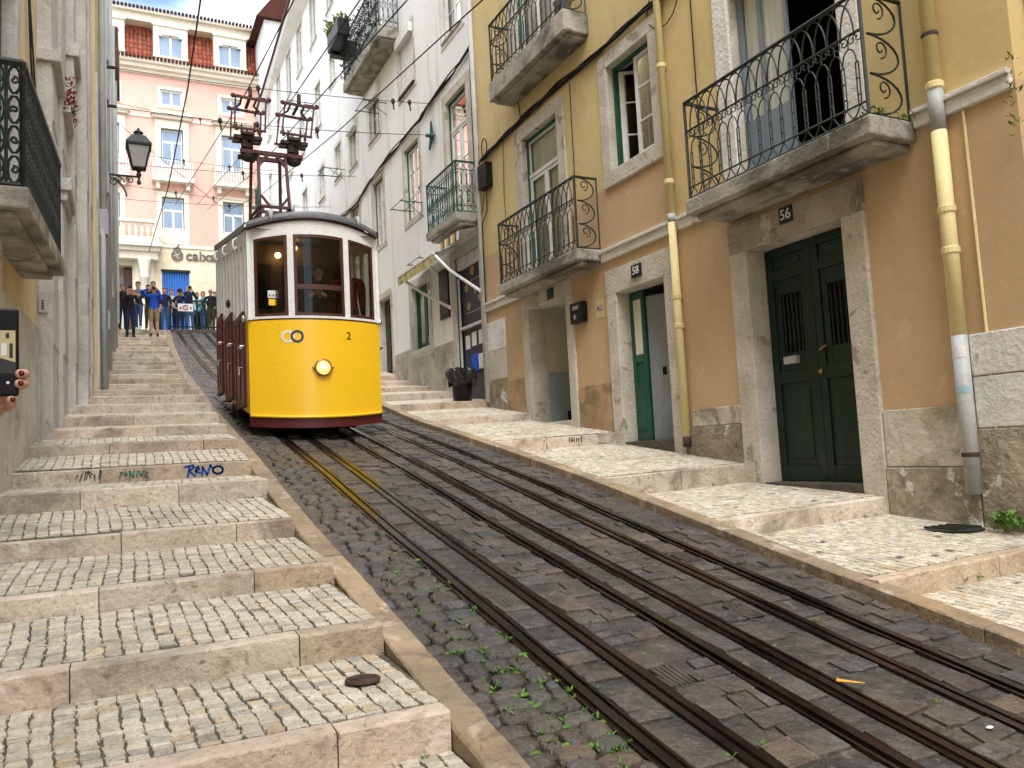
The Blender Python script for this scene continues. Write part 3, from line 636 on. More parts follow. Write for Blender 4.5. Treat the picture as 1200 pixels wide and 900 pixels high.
m = M(); z = zroad(3.30, 3.0) + .022; m.add([(3.275, 3.06, z), (3.30, 3.075, z + .006), (3.36, 2.95, z + .004), (3.335, 2.935, z + .009)], [(0, 1, 2, 3)]); m.add([(3.275, 3.06, z - .002), (3.30, 3.075, z + .004), (3.36, 2.95, z + .002), (3.335, 2.935, z + .007)], [(3, 2, 1, 0)])
tag(obj('litter', m, paper, loc=(3.30, 3.0, z)), 'orange paper strip lying in the road between the third rail and second slot', 'litter')
m = M(); z = zroad(3.54, 2.44) + .015; m.ball((3.545, 2.44, z), .022, .014, .006, 8, 5)
tag(obj('litter', m, X['enamel_w'], loc=(3.545, 2.44, z)), 'pale crumpled scrap of litter at the lower right of the road', 'litter')

# graffiti strokes on the left step risers
def strokes(lines, ox, oz, s, y, wd, matl, name, label, cat='graffiti'):
    m = M()
    for ln in lines:
        for (a, b) in zip(ln, ln[1:]):
            ax, az, bx, bz = ox + a[0] * s, oz + a[1] * s, ox + b[0] * s, oz + b[1] * s; l = hypot(bx - ax, bz - az) or 1; px, pz = -(bz - az) / l * wd, (bx - ax) / l * wd; ex, ez = (bx - ax) / l * wd * .6, (bz - az) / l * wd * .6
            m.hexa([(ax - ex + px, y, az - ez + pz), (bx + ex + px, y, bz + ez + pz), (bx + ex - px, y, bz + ez - pz), (ax - ex - px, y, az - ez - pz)] + [(p, y + .012, q) for p, q in ((ax - ex + px, az - ez + pz), (bx + ex + px, bz + ez + pz), (bx + ex - px, bz + ez - pz), (ax - ex - px, az - ez - pz))])
    return tag(obj(name, m, matl, loc=(ox, y, oz), recalc=False), label, cat)
spray = mat('blue_spray_paint', (.012, .07, .33), None, 9, .6, .2, .05); sprayk = mat('black_spray_paint', (.05, .045, .045), (.10, .09, .08), 20, .8, .2, .05); sprayg = mat('green_spray_paint', (.05, .17, .10), (.12, .2, .13), 9, .7, .2, .05)
ZB = .032 - .155
O_ = [(2.62 + .42 * cos(a * .35), .48 + .33 * sin(a * .35)) for a in range(19)]
strokes([[(-.15, .85), (.55, 1.0), (.62, .8), (.30, .55)], [(.28, .9), (.12, .0)], [(.25, .5), (.75, .05)], [(.75, .45), (1.05, .62), (1.0, .85), (.82, .75), (.8, .4), (1.15, .3)], [(1.3, .05), (1.35, .8), (1.72, .1), (2.0, .95)], [(2.0, .95), (2.12, .7)], O_], .62, ZB + .02, .115, 8.7 - .008, .010, spray, 'graffiti', 'bold blue graffiti letters sprayed on the step riser')
random.seed(31)
def scrib(n, w_): 
    out = []
    for i in range(n):
        x = i * w_ / n; out.append([(x + ru(0, .2), ru(0, .3)), (x + ru(0, .25), ru(.5, 1)), (x + ru(.1, .35), ru(.2, .9)), (x + ru(.1, .35), ru(.1, .6))])
    return out
strokes(scrib(7, 2.4), -.40, ZB + .03, .11, 8.7 - .008, .0045, sprayk, 'graffiti', 'thin black scribbled graffiti at the left of the riser')
strokes([[(0, .1), (.1, .7), (.35, .7)], [(.5, .2), (.55, .75)], [(.45, .5), (.7, .5)], [(.85, .1), (.9, .8), (1.2, .15), (1.3, .85)], [(1.5, .15), (1.55, .8)], [(1.7, .8), (1.9, .3), (2.1, .8)], [(2.3, .8), (2.25, .2), (2.6, .2)], [(2.3, .5), (2.55, .55)]], .02, ZB + .03, .10, 8.7 - .008, .006, sprayg, 'graffiti', 'faded green graffiti between the black scribble and the blue letters')
strokes(scrib(6, 3), 6.0, .06, .085, 10.3 - .008, .006, sprayk, 'graffiti', 'dark scribbled graffiti on a right hand step riser near door 58')
# ------------------------------------------------------------------ right hand side: yellow house
random.seed(41)
FR = F((6.9, 0), (0, 1), (1, 0))
def rtext(u, z, d): return lambda x, y, zz: FR.P(u - x, z + y, d - zz)
yb = thing('yellow_house', 'ochre yellow house with tan ground floor, iron balconies and doors 56 and 58', 'house', (6.9, 9.4, zr(9.4)))
yel2 = mat('yellow_tan_plaster_low', (.69, .53, .26), (.62, .47, .22), .8, .88, .2, .16, 14, fine_amt=.2, bands=[(2.94, (.59, .42, .25), (.535, .37, .215))],
    stains=[((.44, .32, .15), 1.3, .55, .14, .42, (1, 1, .3)), ((.75, .62, .36), 2.3, .62, .06, .35, (1, 1, .6)), ((.36, .27, .15), .9, .66, .08, .35, (1, 2.5, .25))])
D56 = (5.83, 7.25, -.60, 2.26, .28); W56 = (5.68, 7.30, 2.95, 5.62, .30); D58 = (8.9, 10.1, -.02, 2.31, .26); WY = (8.9, 10.0, 4.2, 5.84, .28); W58 = (11.62, 12.95, 3.12, 5.80, .26)
D60 = (11.63, 13.0, .42, 2.58, .32); WU = (11.62, 12.95, 7.02, 9.6, .26); WU2 = (8.9, 10.0, 8.1, 9.8, .28); WU3 = (5.68, 7.3, 7.0, 9.6, .3)
m = M(); FR.wall(m, 3.95, 8.57, -2.2, 13.5, [D56, W56, WU3]); m.k = 2; FR.wall(m, 8.57, 14.9, -2.2, 13.5, [D58, WY, W58, D60, WU, WU2], 1); m.k = 0; FR.shell(m, 3.95, 14.9, -2.2, 13.5, 7)
obj('wall', m, [yel2, X['lime'], X['yellow']], yb, recalc=False)
surround(FR, yb, D56[0], D56[1], -1.0, 2.26, .3, X['lime'], .05, wl=.28, wr=.30, top=.36, sill=0, topm=X['lime_dark'])
surround(FR, yb, W56[0], W56[1], 2.95, 5.62, .26, X['lime_white'], .03, sill=0)
surround(FR, yb, D58[0], D58[1], -.5, 2.31, .26, X['lime'], .04, wl=.25, wr=.27, top=.38, sill=0)
surround(FR, yb, WY[0], WY[1], 4.2, 5.84, .22, X['lime'], .04, sill=.24, sillp=.05)
surround(FR, yb, W58[0], W58[1], 2.98, 5.80, .26, X['lime'], .03, sill=0)
surround(FR, yb, D60[0], D60[1], 0, 2.58, .24, X['lime'], .04, wl=.22, wr=.26, top=.26, sill=0)
surround(FR, yb, WU[0], WU[1], 6.98, 9.6, .26, X['lime'], .03, sill=0)
surround(FR, yb, WU2[0], WU2[1], 8.1, 9.8, .22, X['lime'], .03); surround(FR, yb, WU3[0], WU3[1], 7.0, 9.6, .26, X['lime'], .03, sill=0)
# plinth stones
for (a, b, z0, z1, p, mt) in ((4.575, 5.545, -.36, .20, .028, 'plinth'), (4.60, 5.545, -1.6, -.366, .05, 'plinth_dirty'), (3.96, 4.57, .445, .82, .035, 'lime_white'), (3.96, 4.57, -.02, .439, .03, 'lime_white'), (3.96, 4.59, -1.6, -.026, .036, 'plinth_dirty'),
                          (7.56, 8.50, .18, .41, .03, 'plinth'), (7.56, 8.62, -1.2, .175, .04, 'plinth_dirty'), (14.05, 14.86, 2.02, 2.62, .03, 'lime_white'), (14.05, 14.86, 1.42, 2.015, .034, 'lime'), (14.10, 14.86, .2, 1.415, .04, 'plinth_dirty')):
    m = M(); FR.box(m, a, b, z0, z1, -p, .01); obj('plinth', m, X[mt], yb, bevel=.012)
sbm = mat('stained_tan_base', (.50, .33, .19), (.32, .225, .13), 1.6, .9, .2, .3, 22, stains=[((.2, .16, .08), 2, .55, .08, .7, (1, 1, 1))])
for a_ in ((10.42, 11.36, -.2, .98, -.025, .01), (13.28, 14.04, .2, 1.35, -.022, .01)): m = M(); FR.box(m, *a_); obj('stained_base', m, sbm, yb, bevel=.008)
for (a, b) in ((3.97, 4.90), (7.66, 8.50), (8.66, 10.43), (13.36, 14.86)):
    m = M(); FR.box(m, a, b, 2.86, 2.985, -.05, .01); FR.box(m, a, b, 2.988, 3.035, -.085, .01); obj('string_course', m, X['lime_white'], yb, bevel=.008)
for (a, b, z, h) in ((5.4, 7.2, 0, 0),): pass
# balconies
balcony(FR, yb, 4.91, 7.62, 2.74, 2.94, .62, 1.22, iron_arches)
balcony(FR, yb, 10.45, 13.33, 2.90, 3.08, .47, 1.16, iron_arches)
balcony(FR, yb, 10.45, 13.30, 6.62, 6.98, .47, 1.15, iron_arches)
# door 56 : two panelled green leaves
for (a, b, hand) in ((5.835, 6.538, 0), (6.542, 7.245, 1)):
    m = M(); d = .24; z0, z1 = -.53, 2.25; st_w = .10
    gz0, gz1 = .98, 1.68; ca = a + .19; cb = b - .19
    FR.box(m, a, a + st_w, z0, z1, d, d + .05); FR.box(m, b - st_w, b, z0, z1, d, d + .05)
    for (p, q) in ((z0, z0 + .18), (.62, .76), (1.86, 1.98), (z1 - .1, z1)): FR.box(m, a + st_w, b - st_w, p, q, d + .002, d + .05)
    FR.box(m, a + st_w, b - st_w, z0 + .18, .62, d + .022, d + .048); FR.box(m, a + st_w + .07, b - st_w - .07, z0 + .26, .54, d + .010, d + .03)
    FR.box(m, a + st_w, b - st_w, 1.98, z1 - .1, d + .022, d + .048); FR.box(m, a + st_w + .07, b - st_w - .07, 2.02, z1 - .15, d + .010, d + .03)
    FR.box(m, a + st_w, ca, .76, 1.86, d + .02, d + .05); FR.box(m, cb, b - st_w, .76, 1.86, d + .02, d + .05); FR.box(m, ca, cb, .76, gz0, d + .02, d + .05); FR.box(m, ca, cb, gz1, 1.86, d + .02, d + .05)
    o = obj('door', m, X['green'], yb, bevel=.006)
    m = M()
    for k in range(5): uu = ca + (cb - ca) * (k + .5) / 5; m.lathe([(.010, gz0 - .01), (.010, gz0 + .1), (.017, gz0 + .14), (.010, gz0 + .18), (.009, (gz0 + gz1) / 2 - .04), (.018, (gz0 + gz1) / 2), (.009, (gz0 + gz1) / 2 + .04), (.010, gz1 - .18), (.017, gz1 - .14), (.010, gz1 - .1), (.010, gz1 + .01)], (FR.P(uu, 0, d + .03)[0], uu, 0), 8)
    obj('grille', m, X['green'], o, smooth=True)
    m = M(); FR.quad(m, ca, cb, gz0, gz1, d + .049); obj('backing', m, X['black'], o)
    if hand:
        m = M(); FR.box(m, a + .28, a + .48, .84, .93, d - .05, d + .02); obj('letter_box', m, X['pipe_g'], o, bevel=.01)
    else:
        m = M(); m.ball(FR.P(b - .05, .70, d - .03), .03); obj('knob', m, X['brass'], o); m = M(); m.tube([FR.P(b - .05, .95, d - .02), FR.P(b - .18, .99, d - .05)], .012, 8); obj('handle', m, X['brass'], o)
m = M(); FR.box(m, 5.835, 7.245, -1.0, -.535, -.03, .33); obj('threshold', m, X['marble'], yb, bevel=.01)
m = M(); FR.box(m, 5.84, 7.24, -.53, 2.25, .30, .34); obj('door_back', m, X['dark'], yb)
# door 58 : leaf standing half open, grey door behind
m = M(); a, b, d = 9.74, 10.09, .20
FR.box(m, a, b, .04, .85, d, d + .045); FR.box(m, a, a + .07, .85, 2.29, d, d + .045); FR.box(m, b - .07, b, .85, 2.29, d, d + .045); FR.box(m, a + .07, b - .07, 2.18, 2.29, d, d + .045); FR.box(m, a + .07, b - .07, 1.22, 1.34, d, d + .045); FR.box(m, a + .07, b - .07, .85, 1.22, d + .02, d + .04); FR.box(m, a + .08, b - .08, .2, .75, d - .012, d + .01)
o = obj('door', m, X['green2'], yb, bevel=.006); m = M(); FR.box(m, a + .07, b - .07, 1.34, 2.18, d + .018, d + .03); obj('pane', m, X['curtain'], o)
m = M(); m.hexa([FR.P(9.74, .04, .26), FR.P(8.92, .04, .62), FR.P(8.95, .04, .66), FR.P(9.76, .04, .30), FR.P(9.74, 2.2, .26), FR.P(8.92, 2.2, .62), FR.P(8.95, 2.2, .66), FR.P(9.76, 2.2, .30)])
o = obj('door', m, X['grey_in'], yb); o['label'] = 'grey painted inner door standing ajar'
m = M(); m.tube([FR.P(9.0, 2.28, .42), FR.P(9.0, .95, .42), FR.P(9.02, .86, .40), FR.P(9.2, .80, .36)], .026, 8); m.box(*[v for v in (7.17, 7.2, 9.4, 9.46, .98, 1.1)]); obj('inner_pipe', m, X['rail'], o)
m = M(); FR.box(m, 8.905, 10.095, -.4, .035, -.03, .9); obj('threshold', m, X['marble'], yb, bevel=.01)
m = M(); m.k = 0
P = FR.P; m.quad(P(8.88, 0, 1.2), P(10.2, 0, 1.2), P(10.2, 2.4, 1.2), P(8.88, 2.4, 1.2)); m.quad(P(10.12, 0, .27), P(10.12, 0, 1.2), P(10.12, 2.4, 1.2), P(10.12, 2.4, .27)); m.quad(P(8.86, 0, .27), P(8.86, 0, 1.2), P(8.86, 2.4, 1.2), P(8.86, 2.4, .27)); m.quad(P(8.86, 2.36, .27), P(10.12, 2.36, .27), P(10.12, 2.36, 1.2), P(8.86, 2.36, 1.2))
obj('hallway', m, X['grey_in'], yb)
# open doorway left of it
m = M(); m.quad(P(13.02, 0, .33), P(13.02, 0, 1.6), P(13.02, 2.7, 1.6), P(13.02, 2.7, .33)); m.quad(P(11.6, 0, 1.6), P(13.02, 0, 1.6), P(13.02, 2.7, 1.6), P(11.6, 2.7, 1.6)); m.quad(P(11.6, 0, .33), P(11.6, 0, 1.6), P(11.6, 2.7, 1.6), P(11.6, 2.7, .33)); m.quad(P(11.6, 2.62, .33), P(13.02, 2.62, .33), P(13.02, 2.62, 1.6), P(11.6, 2.62, 1.6)); m.quad(P(11.6, .46, .0), P(13.02, .46, .0), P(13.02, .46, 1.6), P(11.6, .46, 1.6))
h = obj('hallway', m, X['cream_in'], yb)
m = M(); m.quad(P(13.014, .47, .34), P(13.014, .47, 1.59), P(13.014, 1.42, 1.59), P(13.014, 1.42, .34)); FR.quad(m, 11.61, 13.01, .47, 1.42, 1.594); obj('dado', m, X['blue_in'], h)
m = M(); m.box(7.6, 7.9, 12.95, 13.01, .50, .68); obj('vent', m, X['black'], h, bevel=.01)
m = M(); FR.box(m, 11.635, 12.995, .30, .455, -.02, .30); obj('threshold', m, X['lime'], yb, bevel=.012)
# windows
window(FR, yb, *W58[:4], d=.12, transom=.74, rows=1, name='french_window', sw=.07)
window(FR, yb, *WU[:4], d=.12, transom=.76, rows=1, name='french_window', sw=.07)
window(FR, yb, *WU2[:4], d=.14); window(FR, yb, *WU3[:4], d=.14, transom=.8, rows=3, name='french_window')
# half open casement of the yellow wall
d = .12; a, b, c, e = WY[:4]; m = M()
FR.box(m, a + .005, a + .05, c, e - .002, d - .03, d + .05); FR.box(m, b - .05, b - .005, c, e - .002, d - .03, d + .05); FR.box(m, a + .05, b - .05, e - .05, e - .003, d - .03, d + .05); FR.box(m, a + .05, b - .05, c + .001, c + .045, d - .03, d + .05)
s = M(); g = M()
def leaf(u0, u1, d0, d1, rows):
    def q(k, z, o): return FR.P(u0 + (u1 - u0) * k, z, d0 + (d1 - d0) * k + o)
    def bar(k0, k1, z0, z1): s.hexa([q(k0, z0, 0), q(k1, z0, 0), q(k1, z0, .035), q(k0, z0, .035), q(k0, z1, 0), q(k1, z1, 0), q(k1, z1, .035), q(k0, z1, .035)])
    L_ = hypot(u1 - u0, d1 - d0); w_ = .075 / L_
    bar(0, w_, c + .05, e - .055); bar(1 - w_, 1, c + .05, e - .055); bar(w_, 1 - w_, e - .11, e - .057); bar(w_, 1 - w_, c + .05, c + .12)
    for r in range(1, rows): zz = c + .05 + (e - c - .1) * r / rows; bar(w_, 1 - w_, zz - .014, zz + .014)
    g.quad(q(w_ / 2, c + .1, .018), q(1 - w_ / 2, c + .1, .018), q(1 - w_ / 2, e - .09, .018), q(w_ / 2, e - .09, .018))
leaf(a + .05, a + .58, d, d, 3); leaf(b - .06, b - .30, d + .04, d + .40, 3)
o = obj('window', s, X['white'], yb, bevel=.004); obj('window_frame', m, X['green2'], o); obj('pane', g, X['pane'], o)
m = M()
for k in range(3): p = 9.50 + .05 * k; m.quad(P(p, c + .1, .34 + .03 * (k % 2)), P(p + .05, c + .1, .34 + .03 * ((k + 1) % 2)), P(p + .05, e, .34 + .03 * ((k + 1) % 2)), P(p, e, .34 + .03 * (k % 2)))
obj('curtain', m, cloth('brown', CL['brown']), o, recalc=False)
m = M(); FR.quad(m, a, b, c, e, .9); obj('room', m, X['dark'], o)
# balcony door of no 56, open on a dim room
d = .16; a, b, c, e = W56[:4]; m = M()
FR.box(m, b - .07, b - .003, c, e, d - .02, d + .05); FR.box(m, a + .003, a + .07, c, e, d - .02, d + .05); FR.box(m, a + .07, b - .07, e - .07, e - .003, d - .02, d + .05)
for (u0, z) in ((6.52, 0), (6.93, 0)): FR.box(m, u0, u0 + .05, c, e - .07, d, d + .04)
FR.box(m, 6.57, 6.93, c, c + .95, d + .01, d + .035); FR.box(m, 6.98, 7.23, c, c + .95, d + .01, d + .035)
bl = mat('blue_grey_woodwork', (.22, .26, .30), (.17, .20, .24), 3, .5, .3, .05)
o = obj('french_window', m, bl, yb, bevel=.006); g = M(); FR.quad(g, 6.57, 6.93, c + .95, e - .07, d + .02); FR.quad(g, 6.98, 7.23, c + .95, e - .07, d + .02); obj('pane', g, X['pane'], o)
m = M()
for k in range(12): p = 6.58 + .055 * k; m.quad(P(p, c + .6, .22 + .01 * (k % 2)), P(p + .055, c + .6, .22 + .01 * ((k + 1) % 2)), P(p + .055, e, .22 + .01 * ((k + 1) % 2)), P(p, e, .22 + .01 * (k % 2)))
obj('curtain', m, X['curtain'], o, recalc=False)
m = M(); FR.box(m, a - .3, b + .3, c - .1, e + .2, 2.6, 2.65); FR.box(m, 6.2, 7.3, c, c + .9, 1.3, 1.7); obj('room', m, X['dark'], o)
# number plates, mail box, sticker
for (u, z, tx, w) in ((6.565, 2.505, '56', .20), (9.505, 2.525, '58', .235), (12.1, 2.70, '60', .2)):
    m = M(); FR.box(m, u - w / 2, u + w / 2, z - .095, z + .095, -.066, -.03); o = obj('number_plate', m, X['blue_enamel'], yb, bevel=.004)
    if tx != '60': text(tx, .165, rtext(u, z, -.067), X['enamel_w'], o, 'digits', .003, bold=.0015)
mb = thing('mail_box', 'small black metal letter box on the tan wall beside door 58', 'letter box', (6.9, 11.22, 2.0))
m = M(); FR.box(m, 10.98, 11.34, 2.02, 2.36, -.13, -.005); obj('box', m, X['black'], mb, bevel=.012)
m = M(); FR.box(m, 11.06, 11.24, 2.24, 2.30, -.134, -.12); m.lathe([(.045, -.132), (.04, -.128)], (FR.P(0, 0, 0)[0], 11.18, 2.12), 14, 'x'); obj('plate', m, X['pipe_g'], mb)
m = M(); FR.box(m, 10.50, 10.72, 2.02, 2.32, -.004, .003); o = tag(obj('notice', m, X['cream_wall'], loc=(6.9, 10.61, 2.02)), 'peeling cream paper notice with blue letters beside door 58', 'notice'); text('ALI', .13, rtext(10.61, 2.17, -.005), spray, o, 'letters', .001)
# pipes and cables of the yellow house
def downpipe(y, segs, r, off, collars, mats):
    o = None
    for (z0, z1, mt) in segs:
        m = M(); m.tube([(6.9 - off, y, z0), (6.9 - off, y, z1)], r, 14); q = obj('downpipe' if o is None else 'pipe_section', m, X[mt], o or yb, smooth=True); o = o or q
    for z in collars:
        m = M(); m.lathe([(r, z - .035), (r + .012, z - .025), (r + .012, z + .025), (r, z + .035)], (6.9 - off, y, 0), 14); obj('collar', m, X[mats], o)
        m = M(); m.box(6.9 - off, 6.9, y - .012, y + .012, z - .06, z - .045); obj('bracket', m, X['rust'], o)
    return o
dp = downpipe(4.62, [(.82, 2.72, 'pipe_y'), (-.60, .82, 'pipe_g'), (2.72, 3.16, 'pipe_g'), (3.16, 13.2, 'pipe_y')], .068, .085, (1.6, 1.98, 3.15, 6), 'pipe_y')
for z in (-.25, 3.64): m = M(); m.lathe([(.07, z - .02), (.074, z - .015), (.074, z + .015), (.07, z + .02)], (6.815, 4.62, 0), 14); obj('clamp', m, X['rust'], dp)
for (z, w, h, mt) in ((.62, .07, .10, 'enamel_w'), (.30, .06, .06, 'lightblue_cloth')):
    m = M(); m.lathe([(.0695, z), (.0695, z + h)], (6.815, 4.62, 0), 24, caps=False); m.f = [f for i, f in enumerate(m.f) if 11 <= i % 24 <= 16]; m.mi = m.mi[:len(m.f)]; m.t = m.t[:len(m.f)]; obj('sticker', m, X['enamel_w'] if mt == 'enamel_w' else X['lightblue_cloth'], dp)
downpipe(8.58, [(.06, 2.98, 'pipe_y'), (2.98, 3.1, 'pipe_g'), (3.1, 13.2, 'pipe_y'), (-.08, .06, 'rust')], .055, .075, (1.55, 1.95, 3.55, 5.2), 'pipe_y')
m = M(); m.tube([(6.885, 4.40, -.7), (6.885, 4.42, 2.85)], .014, 6); obj('conduit', m, X['pipe_y'], yb)
def bundle(name, pts, n, r, parent, spread=.03):
    m = M()
    for k in range(n):
        ph = RND() * 9; q = []
        for i, (a, b) in enumerate(zip(pts, pts[1:])):
            for j in range(6):
                t_ = j / 6; u = a[0] + (b[0] - a[0]) * t_; z = a[1] + (b[1] - a[1]) * t_; l = (i + t_) * 2.1
                q.append(FR.P(u, z + spread * sin(l * 1.7 + ph) + ru(-.006, .006), -.03 - .02 * (k % 3) - .012 * sin(l + ph)))
        q.append(FR.P(pts[-1][0], pts[-1][1], -.04)); m.tube(q, r, 5)
    return obj(name, m, X['cable'], parent, smooth=True, recalc=False)
bundle('cable', [(7.4, 6.32), (8.4, 6.17), (9.3, 6.20), (10.3, 6.15), (11.4, 6.20), (12.6, 6.16), (13.6, 6.12), (14.85, 6.02)], 7, .016, yb)
LC = []
def lc(p, r): m = M(); m.tube(p, r, 5); obj('loose_cable', m, X['cable'], yb, recalc=False)
lc([FR.P(8.5 + .34 * cos(a), 6.05 + .30 * sin(a), -.06 - .02 * sin(a)) for a in [i * .45 for i in range(14)]], .008); lc([FR.P(14.5 + .13 * cos(a), 6.22 + .2 * sin(a), -.06) for a in [i * .45 for i in range(15)]], .012); lc([FR.P(7.95, 6.2, -.02), FR.P(7.96, 4.6, -.015), FR.P(7.95, 3.1, -.015)], .009); lc([FR.P(11.1, 6.1, -.02), FR.P(11.12, 4.2, -.015)], .007); lc([FR.P(13.7, 6.1, -.02), FR.P(13.75, 5.0, -.03), FR.P(13.72, 4.1, -.015)], .006); lc([FR.P(12.9, 6.2, -.02), FR.P(13.0, 6.7, -.03)], .01)
m = M(); FR.box(m, 14.28, 14.68, 5.36, 5.86, -.16, -.005); m.tube([FR.P(14.45, 5.36, -.08), FR.P(14.5, 4.9, -.06), FR.P(14.8, 4.7, -.05), FR.P(14.84, 3.0, -.04)], .012, 5); m.tube([FR.P(14.55, 5.36, -.08), FR.P(14.62, 5.0, -.1), FR.P(14.8, 4.9, -.05)], .01, 5); obj('junction_box', m, X['black'], yb, bevel=.02)
m = M(); FR.box(m, 5.9, 6.2, 7.3, 7.7, -.02, .0); 
# pot on the upper balcony, greenery on the balcony of no 56
pt = thing('flower_pot', 'grey planter bucket at the near end of the upper iron balcony', 'planter', (6.6, 10.75, 6.98)); m = M(); m.lathe([(.11, 6.985), (.15, 7.25), (.16, 7.25), (.16, 7.28), (.135, 7.27), (.12, 7.2)], (6.62, 10.75, 0), 14); obj('pot', m, X['pipe_g'], pt, smooth=True); m = M(); m.tube([(6.62, 10.75 + .15 * cos(a), 7.26 + .16 * sin(a)) for a in [i * pi / 10 for i in range(11)]], .008, 5); obj('handle', m, X['iron'], pt)
w = M(); random.seed(13)
for _ in range(40): tuft(w, ru(6.32, 6.86), 4.97 + ru(-.10, .08), 2.94 + ru(0, .05), 3, .05)
for _ in range(16): tuft(w, 6.30, ru(5.0, 5.5), 2.86 + ru(-.02, .08), 2, .045)
tag(obj('weed_plant', w, X['leaf'], recalc=False, loc=(6.6, 5.0, 2.94)), 'small green weeds growing on the near corner of balcony 56', 'plant')
w = M()
for _ in range(26): tuft(w, 6.84 + ru(-.06, .04), 3.93 + ru(-.05, .05), ru(2.3, 3.15), 2, .05)
tag(obj('creeper', w, X['leaf'], recalc=False, loc=(6.84, 3.93, 2.3)), 'thin green creeper at the end of the white string course', 'plant')
roof = M(); roof.hexa([(6.4, 3.9, 13.5), (14, 3.9, 13.5), (14, 14.88, 13.5), (6.4, 14.88, 13.5), (7, 4.2, 13.9), (14, 4.2, 15.4), (14, 14.8, 15.4), (7, 14.8, 13.9)]); obj('roof', roof, X['tile'], yb)

ob = thing('ochre_house', 'narrow sliver of another ochre house at the right edge', 'house', (7.1, 0, zr(0)))
m = M(); f2 = F((7.12, 0), (0, 1), (1, 0)); f2.wall(m, -34, 3.9, -12, 12, [(-1, .4, -1.6, 1.2, .3), (-1, .4, 3, 5.4, .3)]); f2.shell(m, -34, 3.9, -12, 12, 6); obj('wall', m, [yel2, X['lime']], ob, recalc=False)
window(f2, ob, -1, .4, 3, 5.4); m = M(); f2.box(m, -1, .4, -1.6, 1.2, .2, .26); obj('door', m, X['green'], ob); m = M(); f2.box(m, 3.4, 3.89, -2, -.2, -.03, .01); obj('plinth', m, X['plinth'], ob, bevel=.01)

# ------------------------------------------------------------------ white house
random.seed(42)
wb = thing('white_house', 'tall white rendered house with many windows and a green iron balcony', 'house', (6.9, 24, zr(24)))
WH = []   # (u0,u1,z0,z1,kind)
gr_door = (21.2, 22.3, 2.3, 4.5); gr_win = (18.25, 19.45, 2.66, 4.28); shop = (15.12, 16.5, .95, 4.36)
fw1 = (15.42, 16.60, 5.0, 8.05)
wins = [(18.5, 19.6, 6.08, 8.0, 'g'), (21.5, 22.5, 6.12, 8.05, 'g'), (24.0, 25.0, 6.12, 8.05, 'g'), (26.6, 27.5, 6.2, 8.05, 'g'), (29.0, 30.0, 6.3, 8.1, 'g'), (31.6, 32.5, 6.4, 8.1, 'g'), (34.2, 35.1, 6.4, 8.1, 'w'), (36.8, 37.7, 6.5, 8.1, 'w'),
        (15.48, 16.55, 9.5, 11.35, 'w'), (18.6, 19.7, 9.52, 11.05, 's'), (21.6, 22.65, 9.36, 10.75, 'b'), (24.0, 24.9, 9.32, 10.75, 'b'), (25.95, 26.8, 9.62, 10.75, 'w'), (28.4, 29.25, 9.6, 10.8, 'w'), (31.3, 32.2, 9.7, 10.85, 'w'), (33.8, 34.7, 9.7, 10.85, 'w'), (36.3, 37.2, 9.7, 10.9, 'w'), (39, 39.9, 9.7, 10.9, 'w'),
        (15.5, 16.5, 12.6, 14.2, 'w'), (18.4, 19.3, 12.6, 14.2, 'w'), (26.35, 27.15, 13.1, 14.15, 'w'), (28.6, 29.5, 12.4, 14.1, 'w'), (31.5, 32.4, 12.4, 14.1, 'w'), (34.0, 34.9, 12.4, 14.1, 'w'), (36.4, 37.2, 12.4, 14.1, 'w'), (39.0, 39.8, 12.4, 14.1, 'w'),
        (26.3, 27.3, 15.9, 17.9, 'w'), (28.85, 29.95, 15.9, 17.9, 'w'), (31.4, 32.5, 15.9, 17.9, 'w'), (33.7, 34.8, 15.9, 17.9, 'w'), (36.2, 37.2, 15.9, 17.9, 'w'), (38.8, 39.8, 15.9, 17.9, 'w')]
fw3 = (20.75, 21.85, 11.5, 13.9)
holes = [gr_door + (.25,), gr_win + (.22,), shop + (.30,), fw1 + (.22,), fw3 + (.2,)] + [w_[:4] + (.18,) for w_ in wins]
m = M(); FR.wall(m, 14.905, 42.4, -.5, 18.6, holes); m.k = 1; FR.shell(m, 14.905, 42.4, -.5, 18.6, 8)
obj('wall', m, [X['white_wall'], X['lime']], wb, recalc=False)
for (a, b, c, e, k) in wins:
    surround(FR, wb, a, b, c, e, .17, X['lime_white'] if k in 'wb' else X['lime'], .018, sill=.16, top=.17)
    if k == 's':
        m = M(); n = 22
        for i in range(n): z0 = c + (e - .2 - c) * i / n; FR.box(m, a + .02, b - .02, z0 + .004, z0 + (e - .2 - c) / n - .004, .04, .055)
        FR.box(m, a + .02, b - .02, c, e - .2, .056, .07); FR.box(m, a - .04, b + .04, e - .22, e + .02, -.12, .05)
        o = obj('roller_shutter', m, X['white'], wb); m = M(); FR.box(m, a - .05, b + .05, c - .05, c, -.07, .02); obj('sill', m, X['black'], o)
    else:
        o = window(FR, wb, a, b, c, e, d=.10, frame='green2' if k == 'g' else 'white', rows=3 if e - c > 1.5 else 2, sw=.06)
        if k == 'b': m = M(); FR.box(m, a - .05, b + .05, e - .28, e + .02, -.12, .05); obj('shutter_box', m, X['white'], o)
        if c > 9 and k in 'wb': m = M(); FR.box(m, a - .06, b + .06, c - .05, c, -.05, .02); obj('sill', m, X['damp'], o)
surround(FR, wb, *fw1, .22, X['lime'], .02, sill=0); window(FR, wb, *fw1, d=.10, transom=.78, rows=3, name='french_window', sw=.07)
surround(FR, wb, *fw3, .17, X['lime_white'], .02, sill=0); window(FR, wb, *fw3, d=.10, rows=3, name='french_window')
